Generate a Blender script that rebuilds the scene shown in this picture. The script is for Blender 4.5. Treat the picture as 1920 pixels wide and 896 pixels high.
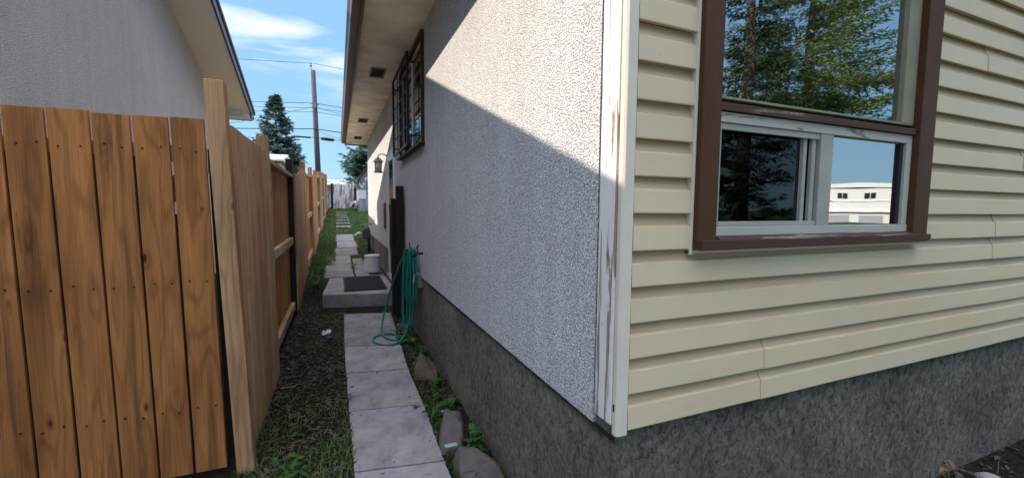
import bpy, math, random
from math import sin, cos, pi, radians, exp
from mathutils import Vector, Matrix
S = bpy.context.scene
for o in list(bpy.data.objects): bpy.data.objects.remove(o)
# ---------------------------------------------------------------- camera
YAW, PITCH, ROLL, FPX, EYE = radians(22.53), radians(4.276), radians(0.486), 789.28, 1.55
fw = Vector((sin(YAW)*cos(PITCH), cos(YAW)*cos(PITCH), -sin(PITCH)))
r0 = Vector((cos(YAW), -sin(YAW), 0)); u0 = r0.cross(fw)
rr = r0*cos(ROLL)+u0*sin(ROLL); uu = -r0*sin(ROLL)+u0*cos(ROLL)
cd = bpy.data.cameras.new('camera'); cam = bpy.data.objects.new('camera', cd); S.collection.objects.link(cam)
M = Matrix((rr, uu, -fw)).transposed().to_4x4(); M.translation = Vector((0, 0, EYE)); cam.matrix_world = M
cd.sensor_width = 36; cd.lens = 36*FPX/1920; cd.clip_start = .02; cd.clip_end = 2000
S.camera = cam
S.render.resolution_x, S.render.resolution_y = 1024, 477
# ---------------------------------------------------------------- light
SUN = Vector((-1, .25, .80)).normalized()
sd = bpy.data.lights.new('sun', 'SUN'); so = bpy.data.objects.new('sun', sd); S.collection.objects.link(so)
sd.energy = 2.0; sd.angle = radians(.53); sd.color = (1, .89, .74)
so.rotation_euler = SUN.to_track_quat('Z', 'Y').to_euler(); so.location = (-10, 3, 20)
W = bpy.data.worlds.new('World'); S.world = W; W.use_nodes = True
wn = W.node_tree; wn.nodes.clear()
def wnode(t): return wn.nodes.new(t)
sky = wnode('ShaderNodeTexSky'); sky.sky_type = 'NISHITA'; sky.sun_disc = False
sky.sun_elevation = math.asin(SUN.z); sky.sun_rotation = math.atan2(SUN.x, SUN.y); sky.air_density = 1.25; sky.dust_density = .6; sky.ozone_density = 1.6
bg = wnode('ShaderNodeBackground'); bg.inputs['Strength'].default_value = .15
out = wnode('ShaderNodeOutputWorld')
tc = wnode('ShaderNodeTexCoord')
mp = wnode('ShaderNodeMapping'); mp.inputs['Rotation'].default_value = (0, radians(14), radians(10)); mp.inputs['Scale'].default_value = (1.3, 2.0, 8.5); mp.inputs['Location'].default_value = (.36, .4, .1)
nz = wnode('ShaderNodeTexNoise'); nz.inputs['Scale'].default_value = 1.7; nz.inputs['Detail'].default_value = 7; nz.inputs['Roughness'].default_value = .52; nz.inputs['Distortion'].default_value = .5
rp = wnode('ShaderNodeValToRGB'); rp.color_ramp.elements[0].position = .46; rp.color_ramp.elements[1].position = .70
mx = wnode('ShaderNodeMix'); mx.data_type = 'RGBA'; mx.inputs['B'].default_value = (2.1, 2.15, 2.3, 1)
L = wn.links.new
L(tc.outputs['Generated'], mp.inputs['Vector']); L(mp.outputs[0], nz.inputs['Vector']); L(nz.outputs['Fac'], rp.inputs['Fac'])
sx_ = wnode('ShaderNodeSeparateXYZ'); my = wnode('ShaderNodeMapRange'); my.inputs['From Min'].default_value = -.1; my.inputs['From Max'].default_value = .35
mz = wnode('ShaderNodeMapRange'); mz.inputs['From Min'].default_value = .16; mz.inputs['From Max'].default_value = .30; m1 = wnode('ShaderNodeMath'); m1.operation = 'MULTIPLY'; m2 = wnode('ShaderNodeMath'); m2.operation = 'MULTIPLY'
L(tc.outputs['Generated'], sx_.inputs[0]); L(sx_.outputs['Y'], my.inputs['Value']); L(sx_.outputs['Z'], mz.inputs['Value']); L(my.outputs[0], m1.inputs[0]); L(mz.outputs[0], m1.inputs[1]); L(m1.outputs[0], m2.inputs[0]); L(rp.outputs['Color'], m2.inputs[1])
L(m2.outputs[0], mx.inputs['Factor']); hs = wnode('ShaderNodeHueSaturation'); hs.inputs['Saturation'].default_value = 1.05
lum = wnode('ShaderNodeRGBToBW'); k1 = wnode('ShaderNodeMath'); k1.operation = 'MULTIPLY_ADD'; k1.inputs[1].default_value = .75; k1.inputs[2].default_value = .30
k2 = wnode('ShaderNodeMath'); k2.operation = 'DIVIDE'; k2.inputs[0].default_value = 1.0; k3 = wnode('ShaderNodeVectorMath'); k3.operation = 'SCALE'
L(sky.outputs[0], hs.inputs['Color']); L(hs.outputs[0], lum.inputs[0]); L(lum.outputs[0], k1.inputs[0]); L(k1.outputs[0], k2.inputs[1]); L(hs.outputs[0], k3.inputs[0]); L(k2.outputs[0], k3.inputs['Scale'])
lowmap = wnode('ShaderNodeMapRange'); lowmap.inputs['From Min'].default_value = .03; lowmap.inputs['From Max'].default_value = .50; lowmap.inputs['To Min'].default_value = .80; lowmap.inputs['To Max'].default_value = .25
himap = wnode('ShaderNodeMapRange'); himap.inputs['From Min'].default_value = .52; himap.inputs['From Max'].default_value = .80; himap.inputs['To Max'].default_value = .9
mlow = wnode('ShaderNodeMix'); mlow.data_type = 'RGBA'; mhi = wnode('ShaderNodeMix'); mhi.data_type = 'RGBA'; mhi.inputs['B'].default_value = (6.0, 6.2, 7.2, 1)  # unseen zenith brightened well above the rest of the sky to fill the shade
gz_ = wnode('ShaderNodeValToRGB'); gz_.color_ramp.elements[0].position = 0; gz_.color_ramp.elements[0].color = (.78, 1.50, 2.05, 1); gz_.color_ramp.elements[1].position = .45; gz_.color_ramp.elements[1].color = (.20, .78, 1.75, 1)
sz_ = wnode('ShaderNodeSeparateXYZ'); L(tc.outputs['Generated'], sz_.inputs[0])
for x_ in (lowmap.inputs['Value'], himap.inputs['Value'], gz_.inputs['Fac']): L(sz_.outputs['Z'], x_)
L(lowmap.outputs[0], mlow.inputs['Factor']); L(k3.outputs[0], mlow.inputs['A']); L(gz_.outputs[0], mlow.inputs['B'])
L(himap.outputs[0], mhi.inputs['Factor']); L(mlow.outputs['Result'], mhi.inputs['A'])
L(mhi.outputs['Result'], mx.inputs['A']); L(mx.outputs['Result'], bg.inputs['Color']); L(bg.outputs[0], out.inputs['Surface'])
S.view_settings.view_transform = 'Standard'; S.view_settings.look = 'None'; S.view_settings.exposure = 1.97; S.view_settings.gamma = 1
S.render.engine = 'CYCLES'
# ---------------------------------------------------------------- materials
class N:
    """tiny node helper"""
    def __init__(s, name, rough=.8, spec=.3):
        s.m = bpy.data.materials.new(name); s.m.use_nodes = True; s.t = s.m.node_tree
        s.b = s.t.nodes['Principled BSDF']; s.b.inputs['Roughness'].default_value = rough
        s.b.inputs['Specular IOR Level'].default_value = spec
    def n(s, t, **k):
        x = s.t.nodes.new(t)
        for a, v in k.items():
            if a in x.inputs: s.put(x.inputs[a], v)
            else: setattr(x, a, v)
        return x
    def put(s, i, v):
        if isinstance(v, bpy.types.NodeSocket): s.t.links.new(v, i)
        else: i.default_value = v
    def co(s, scale=(1, 1, 1), isl=0):
        c = s.n('ShaderNodeTexCoord').outputs['Object']
        if isl:
            g = s.n('ShaderNodeNewGeometry').outputs['Random Per Island']
            q = s.math('MULTIPLY', g, 37.0 * isl)
            cx = s.n('ShaderNodeCombineXYZ', X=q, Y=q, Z=q).outputs[0]
            a = s.n('ShaderNodeVectorMath', operation='ADD'); s.put(a.inputs[0], c); s.put(a.inputs[1], cx); c = a.outputs[0]
        m = s.n('ShaderNodeMapping', Vector=c); m.inputs['Scale'].default_value = scale
        return m.outputs[0]
    def noise(s, v, scale, detail=4, rough=.55, dist=0):
        return s.n('ShaderNodeTexNoise', Vector=v, Scale=scale, Detail=detail, Roughness=rough, Distortion=dist).outputs['Fac']
    def vor(s, v, scale, feature='F1', rnd=1.0):
        x = s.n('ShaderNodeTexVoronoi', feature=feature, Vector=v, Scale=scale, Randomness=rnd); return x.outputs['Distance']
    def math(s, op, a, b=0.0, clamp=False):
        x = s.n('ShaderNodeMath', operation=op, use_clamp=clamp); s.put(x.inputs[0], a); s.put(x.inputs[1], b); return x.outputs[0]
    def rng(s, v, a, b, c=0.0, d=1.0):
        x = s.n('ShaderNodeMapRange', Value=v); x.inputs['From Min'].default_value = a; x.inputs['From Max'].default_value = b
        x.inputs['To Min'].default_value = c; x.inputs['To Max'].default_value = d; return x.outputs[0]
    def mix(s, f, a, b, mode='MIX'):
        x = s.n('ShaderNodeMix', data_type='RGBA', blend_type=mode); s.put(x.inputs['Factor'], f)
        for k, v in (('A', a), ('B', b)):
            if isinstance(v, tuple) and len(v) == 3: v = v+(1,)
            s.put([i for i in x.inputs if i.name == k and i.type == 'RGBA'][0], v)
        return [o for o in x.outputs if o.type == 'RGBA'][0]
    def scale_col(s, col, f):
        """multiply a colour by a value socket"""
        h = s.n('ShaderNodeVectorMath', operation='SCALE'); s.put(h.inputs[0], col); s.put(h.inputs['Scale'], f); return h.outputs[0]
    def col(s, c): s.put(s.b.inputs['Base Color'], c+(1,) if isinstance(c, tuple) and len(c) == 3 else c)
    def bump(s, h, dist=.01, strength=1.0, prev=None):
        x = s.n('ShaderNodeBump', Height=h, Strength=strength, Distance=dist)
        if prev: s.put(x.inputs['Normal'], prev)
        s.t.links.new(x.outputs[0], s.b.inputs['Normal']); return x.outputs[0]
def m_plain(name, c, rough=.6, var=.15, scale=8, spec=.3, metal=0, bump=0, bscale=60):
    k = N(name, rough, spec); v = k.co(); n = k.noise(v, scale, 5)
    k.col(k.scale_col(k.mix(0.0, c, c), k.rng(n, .25, .75, 1-var, 1+var))); k.b.inputs['Metallic'].default_value = metal
    if bump: k.bump(k.noise(v, bscale, 4), bump)
    return k.m
def m_stucco(name, c, s=150, bd=.008):
    k = N(name, .95, .1); v = k.co()
    d = k.vor(v, s); n = k.noise(v, 95, 4, .7); big = k.noise(v, 1.3, 5, .6); streak = k.noise(k.co((6, 6, .5)), 1.5, 4)
    f = k.math('MULTIPLY', k.rng(d, .12, .66, 1.20, .52), k.rng(n, .32, .68, .80, 1.14))
    f = k.math('MULTIPLY', f, k.rng(big, .3, .7, .93, 1.06)); f = k.math('MULTIPLY', f, k.rng(streak, .3, .75, 1.04, .93))
    k.col(k.scale_col(k.mix(k.rng(k.noise(v, 120, 2), .45, .62), tuple(x*.82 for x in c), c), f))
    k.bump(k.math('SUBTRACT', n, k.math('MULTIPLY', d, .9)), bd, 1.0); return k.m
def m_found(name, c):
    k = N(name, .95, .1); v = k.co()
    vv = k.co((1, 1, .8)); a = k.noise(vv, 30, 10, .80, .35); b = k.noise(v, 1.7, 6, .62); cr = k.vor(vv, 31, 'F1'); pits = k.noise(k.co((1, 1, .7)), 42, 6, .72, .9)
    f = k.math('MULTIPLY', k.rng(a, .32, .68, .55, 1.40), k.rng(b, .3, .7, .72, 1.22))
    pit = k.rng(pits, .36, .50)
    f = k.math('MULTIPLY', f, k.rng(pits, .37, .46, .52, 1.04))
    k.col(k.scale_col(k.mix(k.rng(b, .4, .62), c, (c[0]*1.12, c[1]*1.15, c[2]*1.12)), f))
    h = k.math('ADD', k.math('MULTIPLY', a, 1.6), k.math('MULTIPLY', pit, 1.1)); h = k.math('ADD', h, k.rng(cr, 0, .5, 0, .3))
    k.bump(h, .032, 1.0); return k.m
def m_wood(name, c, dark, var=.25, grey=0.0, knots=True, axis='z', stain=.5):
    k = N(name, .72, .25)
    st = {'z': (1, 1, .06), 'y': (1, .06, 1), 'x': (.06, 1, 1)}[axis]; kt = {'z': (9, 9, 3.4), 'y': (6, 2.3, 6), 'x': (2.3, 6, 6)}[axis]
    lo = {'z': (5, 5, .7), 'y': (5, .7, 5), 'x': (.7, 5, 5)}[axis]
    isl = k.n('ShaderNodeNewGeometry').outputs['Random Per Island']
    s2 = tuple(a if a == 1 else .018 for a in st); s3 = tuple(a if a == 1 else .10 for a in st)
    vg = k.co(st, 1); vk = k.co(kt, 1); vl = k.co(lo, 1); vf = k.co(s2, 1); vr = k.co(s3, 1)
    fine = k.noise(vf, 260, 4, .65); wob = k.noise(vl, 1.0, 3, .5); d = k.vor(vk, 1.0); pull = k.math('DIVIDE', 1.5, k.math('ADD', d, .10))
    ph = k.math('ADD', k.math('MULTIPLY', k.noise(vr, 5.5, 2, .45), 62), pull)
    ring = k.math('SINE', ph); line = k.rng(ring, .1, 1, 1.04, .78)
    f = k.math('MULTIPLY', line, k.rng(fine, .3, .7, .70, 1.20))
    f = k.math('MULTIPLY', f, k.rng(isl, 0, 1, 1-var, 1+var)); f = k.math('MULTIPLY', f, k.rng(wob, .28, .72, 1-stain*.5, 1+stain*.3))
    stre = k.noise(vf, 17, 3, .5); f = k.math('MULTIPLY', f, k.rng(stre, .60, .70, 1.0, .62)); f = k.math('MULTIPLY', f, k.rng(k.noise(vl, 1.3, 5, .75), .30, .42, .55, 1.0))
    base = k.mix(k.rng(k.noise(vl, 1.2, 3, .5), .42, .68), c, dark)
    base = k.mix(k.rng(isl, .35, 1.0, 0, .7), base, (c[0]*.60, c[1]*.84, c[2]*.8))
    if grey: base = k.mix(k.rng(k.noise(vl, .8, 3), .4, .7, 0, grey), base, (.3, .27, .23))
    cc = k.scale_col(base, f)
    if knots: cc = k.mix(k.math('MULTIPLY', k.rng(d, .06, .13, 1, 0), k.rng(k.noise(vk, .9, 1), .40, .44)), cc, (dark[0]*.18, dark[1]*.16, dark[2]*.15))
    k.col(cc); k.bump(k.math('ADD', k.math('MULTIPLY', ring, .25), fine), .0025, .7); return k.m
def m_conc(name, c, var=.18):
    k = N(name, .88, .2); v = k.co(); isl = k.n('ShaderNodeObjectInfo').outputs['Random']
    a = k.noise(v, 3.2, 6, .65, .4); b = k.noise(v, 220, 3, .6); d = k.noise(v, 38, 5, .7)
    f = k.math('MULTIPLY', k.rng(a, .3, .7, 1-var, 1+var), k.rng(b, .3, .7, .85, 1.13)); f = k.math('MULTIPLY', f, k.rng(d, .27, .4, .6, 1.0))
    f = k.math('MULTIPLY', f, k.rng(isl, 0, 1, .85, 1.1)); f = k.math('MULTIPLY', f, k.rng(k.noise(v, 7, 8, .75, 1), .36, .46, .72, 1.0))
    k.col(k.scale_col(k.mix(k.rng(k.noise(v, 1.4, 3), .4, .7), c, (c[0]*1.02, c[1]*.93, c[2]*.85)), f)); k.bump(k.math('ADD', b, d), .003, .6); return k.m
def m_peel(name, paint, wood, amount=.5, sc=(26, 26, 1.6)):
    k = N(name, .7, .25); v = k.co(sc)
    n = k.noise(v, 1.0, 8, .62, .6); n2 = k.noise(k.co((3, 3, .8)), 1.0, 3)
    msk = k.rng(k.math('ADD', n, k.math('MULTIPLY', n2, .35)), amount+.165, amount+.19)
    g = k.noise(k.co((60, 60, 2)), 1, 4)
    k.col(k.mix(msk, k.scale_col(k.mix(0.0, paint, paint), k.rng(n, .3, .7, .92, 1.05)), k.scale_col(k.mix(n2, wood, (.22, .2, .18)), k.rng(g, .3, .7, .6, 1.3))))
    k.bump(k.math('SUBTRACT', k.math('MULTIPLY', g, .3), msk), .003, .7); return k.m
def m_siding(name, c):
    k = N(name, .5, .3); v = k.co()
    a = k.noise(v, 1.6, 5, .6); b = k.noise(k.co((1.2, 1.2, 9)), 1.0, 5, .65); sp = k.noise(v, 75, 2)
    f = k.math('MULTIPLY', k.rng(a, .3, .7, .93, 1.05), k.rng(b, .3, .7, .92, 1.05)); f = k.math('MULTIPLY', f, k.rng(sp, .24, .27, .55, 1))
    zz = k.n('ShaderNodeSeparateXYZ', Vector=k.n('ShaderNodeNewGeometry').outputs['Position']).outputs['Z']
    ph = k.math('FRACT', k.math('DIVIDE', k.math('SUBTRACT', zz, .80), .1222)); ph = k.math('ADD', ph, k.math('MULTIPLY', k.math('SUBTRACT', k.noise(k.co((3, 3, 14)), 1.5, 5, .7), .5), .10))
    gr = k.math('MULTIPLY', k.rng(ph, .62, .68), k.rng(k.noise(k.co((.8, .8, .8)), 1.5, 4), .25, .75, .45, .9)); cc = k.scale_col(k.mix(k.rng(b, .45, .8), c, (c[0]*.93, c[1]*.87, c[2]*.72)), f)  # shade under each lap painted into the colour, mixed with ochre grime
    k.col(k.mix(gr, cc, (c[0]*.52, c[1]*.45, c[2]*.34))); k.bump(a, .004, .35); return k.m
def m_glass(name, ior=2.0, tint=(.8, .85, .85), wav=0.0):
    k = N(name); t = k.t; o = t.nodes['Material Output']; t.nodes.remove(k.b)
    fr = k.n('ShaderNodeFresnel'); fr.inputs['IOR'].default_value = ior
    tr = k.n('ShaderNodeBsdfTransparent'); tr.inputs['Color'].default_value = tint+(1,)
    gl = k.n('ShaderNodeBsdfGlossy'); gl.inputs['Roughness'].default_value = .012; gl.inputs['Color'].default_value = (.95, .97, 1, 1)
    if wav:
        bp = k.n('ShaderNodeBump', Height=k.noise(k.co(), 2.5, 1), Distance=wav); t.links.new(bp.outputs[0], gl.inputs['Normal'])
    mxx = k.n('ShaderNodeMixShader'); t.links.new(fr.outputs[0], mxx.inputs[0]); t.links.new(tr.outputs[0], mxx.inputs[1]); t.links.new(gl.outputs[0], mxx.inputs[2])
    t.links.new(mxx.outputs[0], o.inputs['Surface']); return k.m
def m_leaf(name, c, c2, tr=.25, rough=.55):
    k = N(name, rough, .3); isl = k.n('ShaderNodeNewGeometry').outputs['Random Per Island']
    n = k.noise(k.co(), 1.1, 3)
    cc = k.mix(isl, c, c2); cc = k.scale_col(cc, k.rng(n, .3, .7, .75, 1.25)); k.col(cc)
    if tr:
        o = k.t.nodes['Material Output']; tl = k.n('ShaderNodeBsdfTranslucent'); k.put(tl.inputs['Color'], cc); ms = k.n('ShaderNodeMixShader'); ms.inputs[0].default_value = tr
        k.t.links.new(k.b.outputs[0], ms.inputs[1]); k.t.links.new(tl.outputs[0], ms.inputs[2]); k.t.links.new(ms.outputs[0], o.inputs['Surface'])
    return k.m
def m_ground():
    k = N('ground_mat', .95, .1); v = k.co()
    a = k.noise(v, 1.3, 6, .65); b = k.noise(v, 40, 6, .7); sx = k.n('ShaderNodeSeparateXYZ', Vector=v)
    far = k.rng(sx.outputs['Y'], 7.5, 10.5); near = k.rng(sx.outputs['Y'], -.3, -1.8)
    gr = k.math('MAXIMUM', far, near)
    soil = k.mix(k.rng(b, .35, .65), (.009, .008, .006), (.036, .030, .022)); gg = k.mix(b, (.018, .035, .010), (.05, .085, .025))
    m = k.math('MAXIMUM', gr, k.rng(a, .5, .62, 0, .4)); k.col(k.mix(m, soil, gg)); k.bump(b, .03, 1); return k.m

STUCCO = m_stucco('stucco', (.88, .85, .85)); NSTUCCO = m_stucco('neighbour_stucco', (.86, .79, .70), 170)
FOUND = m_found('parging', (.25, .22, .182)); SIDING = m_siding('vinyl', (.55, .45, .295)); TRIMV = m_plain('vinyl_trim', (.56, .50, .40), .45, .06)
GATE = m_wood('gate_wood', (.48, .185, .052), (.25, .088, .024), .16, 0, True, 'z', .6)
POST = m_wood('post_wood', (.50, .27, .13), (.27, .13, .055), .1, .12, True, 'z', .35)
FENCE = m_wood('fence_wood', (.62, .34, .18), (.40, .20, .095), .22, .18, True, 'z', .3)
FENCEO = m_wood('fence_wood_orange', (.60, .25, .08), (.38, .14, .035), .2, 0, True, 'z', .3)
RAIL = m_wood('rail_wood', (.62, .45, .28), (.45, .29, .17), .15, .2, True, 'y', .3)
OLDW = m_peel('old_white_boards', (.76, .74, .73), (.36, .33, .31), .50, (9, 9, 1.2))
CONC = m_conc('slab_concrete', (.27, .262, .265), .34); PADC = m_conc('pad_concrete', (.29, .27, .255), .3)
PEEL = m_peel('peeling_white', (.66, .64, .60), (.36, .21, .12), .60, (38, 38, 2.4))
BROWN = m_plain('brown_paint', (.072, .034, .016), .55, .15, 14, .1, 0, .001, 90)
WBROWN = m_peel('weathered_brown', (.06, .028, .018), (.12, .08, .055), .60, (1.5, 30, 30))
ALU = m_plain('window_aluminium', (.27, .265, .22), .45, .12, 9, .4); ALUW = m_peel('pale_frame_paint', (.36, .345, .29), (.2, .15, .1), .64, (3, 20, 20))
DARK = m_plain('black_seal', (.012, .011, .011), .6, .1); BLK = m_plain('black_iron', (.015, .013, .014), .5, .2, 20, .4)
DKWOOD = m_plain('dark_wood_and_shade', (.018, .011, .009), .6, .3, 7, .3, 0, .003, 30)
GLASS = m_glass('window_glass', 6.0, (.93, .95, .95), .0006); GLASSD = m_glass('dim_glass', 1.42, (.5, .5, .5), .0006)
SOFFIT = m_plain('soffit_board', (.94, .83, .66), .7, .30, 2.6, .2, 0, .001, 8); NSOFFIT = m_plain('pale_soffit', (.88, .80, .68), .7, .06, 2)
FASC = m_plain('brown_fascia', (.06, .028, .018), .4, .2, 12, .5); GUT = m_plain('gutter_metal', (.16, .10, .075), .35, .35, 22, .5, .3); NFASC = m_plain('purple_brown_fascia', (.07, .05, .075), .4, .15, 5, .5)
SHINGLE = m_plain('shingles', (.1, .085, .075), .9, .25, 20); WHITE = m_plain('white_paint', (.75, .75, .73), .5, .06)
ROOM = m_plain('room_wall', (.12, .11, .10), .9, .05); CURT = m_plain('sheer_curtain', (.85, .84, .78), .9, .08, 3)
HOSE = m_plain('green_rubber', (.008, .16, .115), .35, .15, 12, .5); METAL = m_plain('grey_metal', (.22, .23, .24), .45, .2, 18, .5, .4)
ROCK = m_plain('brown_rock', (.12, .085, .062), .85, .35, 9, .2, 0, .012, 18); ROCK2 = m_plain('grey_rock', (.12, .10, .09), .85, .3, 8, .2, 0, .01, 20)
PAIL = m_plain('white_plastic', (.72, .71, .72), .4, .05); MATM = m_plain('rubber_mat', (.035, .035, .04), .8, .2)
BARK = m_plain('bark', (.11, .085, .065), .9, .3, 12, .1, 0, .02, 20); POLEM = m_plain('pole_wood', (.085, .07, .07), .85, .2, 6)
SPR = m_leaf('spruce_needles', (.028, .055, .040), (.055, .09, .055), .12); SPRB = m_leaf('blue_spruce_needles', (.04, .085, .075), (.10, .17, .14), .2)
SPRD = m_leaf('dark_spruce_needles', (.018, .04, .018), (.04, .075, .028), .15); SPRY = m_leaf('yellow_green_needles', (.10, .15, .045), (.20, .26, .08), .35)
GRASS = m_leaf('grass_blade', (.04, .095, .018), (.13, .18, .05), .3); LITTER = m_leaf('dead_leaf', (.014, .011, .008), (.10, .075, .05), 0, .8)
LEAF = m_leaf('weed_leaf', (.035, .10, .02), (.08, .18, .04), .3); STRAW = m_leaf('straw_bit', (.16, .12, .06), (.32, .26, .15), 0, .8); CREEP = m_leaf('creeping_leaf', (.018, .035, .014), (.05, .075, .03), .2)
GROUND = m_ground()
# ---------------------------------------------------------------- geometry helpers
def wloc(o):
    p = Vector((0, 0, 0))
    while o: p += o.location; o = o.parent
    return p
class MB:
    def __init__(s): s.v = []; s.f = []
    def add(s, vs, fs):
        n = len(s.v); s.v += [tuple(v) for v in vs]; s.f += [tuple(i+n for i in f) for f in fs]; return s
    def box(s, x0, x1, y0, y1, z0, z1, lean=0):
        # lean: metres of x shift per metre below the top
        def sh(x, z): return x+lean*(z1-z)
        return s.add([(sh(x, z), y, z) for z in (z0, z1) for x, y in ((x0, y0), (x1, y0), (x1, y1), (x0, y1))],
            [(3, 2, 1, 0), (4, 5, 6, 7), (0, 1, 5, 4), (1, 2, 6, 5), (2, 3, 7, 6), (3, 0, 4, 7)])
    def prism(s, poly, d):
        """poly: list of 3D points, extruded by vector d"""
        n = len(poly); d = Vector(d); a = [Vector(p) for p in poly]
        return s.add(a+[p+d for p in a], [tuple(range(n))[::-1], tuple(range(n, 2*n))]+[(i, (i+1) % n, n+(i+1) % n, n+i) for i in range(n)])
    def tube(s, pts, r, n=8, cap=True):
        pts = [Vector(p) for p in pts]; rs = r if isinstance(r, (list, tuple)) else [r]*len(pts); vs = []; fs = []; ref = None
        for i, p in enumerate(pts):
            t = (pts[min(i+1, len(pts)-1)]-pts[max(i-1, 0)]).normalized()
            if ref is None: ref = t.orthogonal().normalized()
            ref = (ref-t*ref.dot(t)).normalized(); b = t.cross(ref)
            vs += [p+(ref*cos(2*pi*j/n)+b*sin(2*pi*j/n))*rs[i] for j in range(n)]
        for i in range(len(pts)-1):
            for j in range(n): fs.append((i*n+j, i*n+(j+1) % n, (i+1)*n+(j+1) % n, (i+1)*n+j))
        if cap: fs += [tuple(range(n))[::-1], tuple(range((len(pts)-1)*n, len(pts)*n))]
        return s.add(vs, fs)
    def lathe(s, c, prof, n=20):
        vs = [(c[0]+r*cos(2*pi*j/n), c[1]+r*sin(2*pi*j/n), c[2]+z) for r, z in prof for j in range(n)]
        fs = [(i*n+j, i*n+(j+1) % n, (i+1)*n+(j+1) % n, (i+1)*n+j) for i in range(len(prof)-1) for j in range(n)]
        return s.add(vs, fs+[tuple(range(n))[::-1], tuple(range((len(prof)-1)*n, len(prof)*n))])
    def wall(s, axis, pos, thick, u0, u1, z0, z1, holes):
        """vertical wall in plane axis=pos..pos+thick with rectangular holes (u0,u1,z0,z1)"""
        us = sorted({u0, u1}|{h[0] for h in holes}|{h[1] for h in holes}); zs = sorted({z0, z1}|{h[2] for h in holes}|{h[3] for h in holes})
        def P(u, z, t): return (pos+t, u, z) if axis == 'x' else (u, pos+t, z)
        def solid(i, j):
            if i < 0 or j < 0 or i >= len(us)-1 or j >= len(zs)-1: return False
            cu, cz = (us[i]+us[i+1])/2, (zs[j]+zs[j+1])/2
            return not any(h[0] < cu < h[1] and h[2] < cz < h[3] for h in holes)
        for i in range(len(us)-1):
            for j in range(len(zs)-1):
                if not solid(i, j): continue
                a, b, c, d = us[i], us[i+1], zs[j], zs[j+1]
                for t in (0, thick): s.add([P(a, c, t), P(b, c, t), P(b, d, t), P(a, d, t)], [(0, 1, 2, 3)])
                if not solid(i-1, j): s.add([P(a, c, 0), P(a, d, 0), P(a, d, thick), P(a, c, thick)], [(0, 1, 2, 3)])
                if not solid(i+1, j): s.add([P(b, c, 0), P(b, d, 0), P(b, d, thick), P(b, c, thick)], [(0, 1, 2, 3)])
                if not solid(i, j-1): s.add([P(a, c, 0), P(b, c, 0), P(b, c, thick), P(a, c, thick)], [(0, 1, 2, 3)])
                if not solid(i, j+1): s.add([P(a, d, 0), P(b, d, 0), P(b, d, thick), P(a, d, thick)], [(0, 1, 2, 3)])
        return s
    def go(s, name, mat, parent=None, bevel=0, smooth=False, origin=None, **tags):
        off = wloc(parent) if parent else Vector(origin or (0, 0, 0))
        me = bpy.data.meshes.new(name); me.from_pydata([tuple(Vector(v)-off) for v in s.v], [], s.f); me.update()
        me.materials.append(mat)
        if smooth: me.polygons.foreach_set('use_smooth', [True]*len(me.polygons))
        o = bpy.data.objects.new(name, me); S.collection.objects.link(o)
        if parent: o.parent = parent
        else: o.location = off
        if bevel:
            b = o.modifiers.new('b', 'BEVEL'); b.width = bevel; b.segments = 2; b.limit_method = 'ANGLE'
        for k, v in tags.items(): o[k] = v
        return o
def B(*a, **k): return MB().box(*a, **k)
def thing(name, loc, label, category, group=None):
    o = bpy.data.objects.new(name, None); S.collection.objects.link(o); o.location = loc; o['label'] = label; o['category'] = category
    if group: o['group'] = group
    o.empty_display_size = .1; return o
R = random.Random(7)
def sst(a, b, x):
    t = max(0, min(1, (x-a)/(b-a))); return t*t*(3-2*t)
def G(x, y):
    z = .19*sst(6.9, 8.4, y)+.058*(max(0, min(y, 31)-9.5))
    z += .08*sst(.65, .85, x)*sst(1.5, 1.2, y)*sst(-4, -1, y)
    return z
# ---------------------------------------------------------------- ground
xs = [-400, -120, -60, -30, -15, -8, -5]+[-4+.25*i for i in range(16)]+[.1*i for i in range(0, 12)]+[1.2+.4*i for i in range(12)]+[6, 8, 12, 20, 35, 60, 120, 400]
ys = [-400, -150, -80, -45, -30, -20, -12, -8, -5, -3, -2, -1]+[-.5+.25*i for i in range(40)]+[9.5+.5*i for i in range(46)]+[33, 36, 40, 50, 70, 100, 150, 250, 500]
mb = MB(); nx = len(xs)
mb.add([(x, y, G(x, y)+(R.uniform(-.008, .008) if -1 < x < 3 and 0 < y < 30 else 0)) for y in ys for x in xs], [(j*nx+i, j*nx+i+1, (j+1)*nx+i+1, (j+1)*nx+i) for j in range(len(ys)-1) for i in range(nx-1)])
mb.go('ground', GROUND, smooth=True, kind='structure')
mb = MB(); mb.add([(30, -80, .012), (42, -80, .012), (42, -4, .012), (30, -4, .012)], [(0, 1, 2, 3)])
mb.go('road', m_plain('asphalt', (.06, .06, .06), .9, .2, 5), kind='structure')
mb = MB(); mb.add([(-1.5, -9, .010), (9, -9, .010), (9, .1, .010), (-1.5, .1, .010)], [(0, 1, 2, 3)])
mb.go('bounce_sheet', PADC, kind='structure')  # unseen pale sheet added to bounce sunlight up onto the siding
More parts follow.
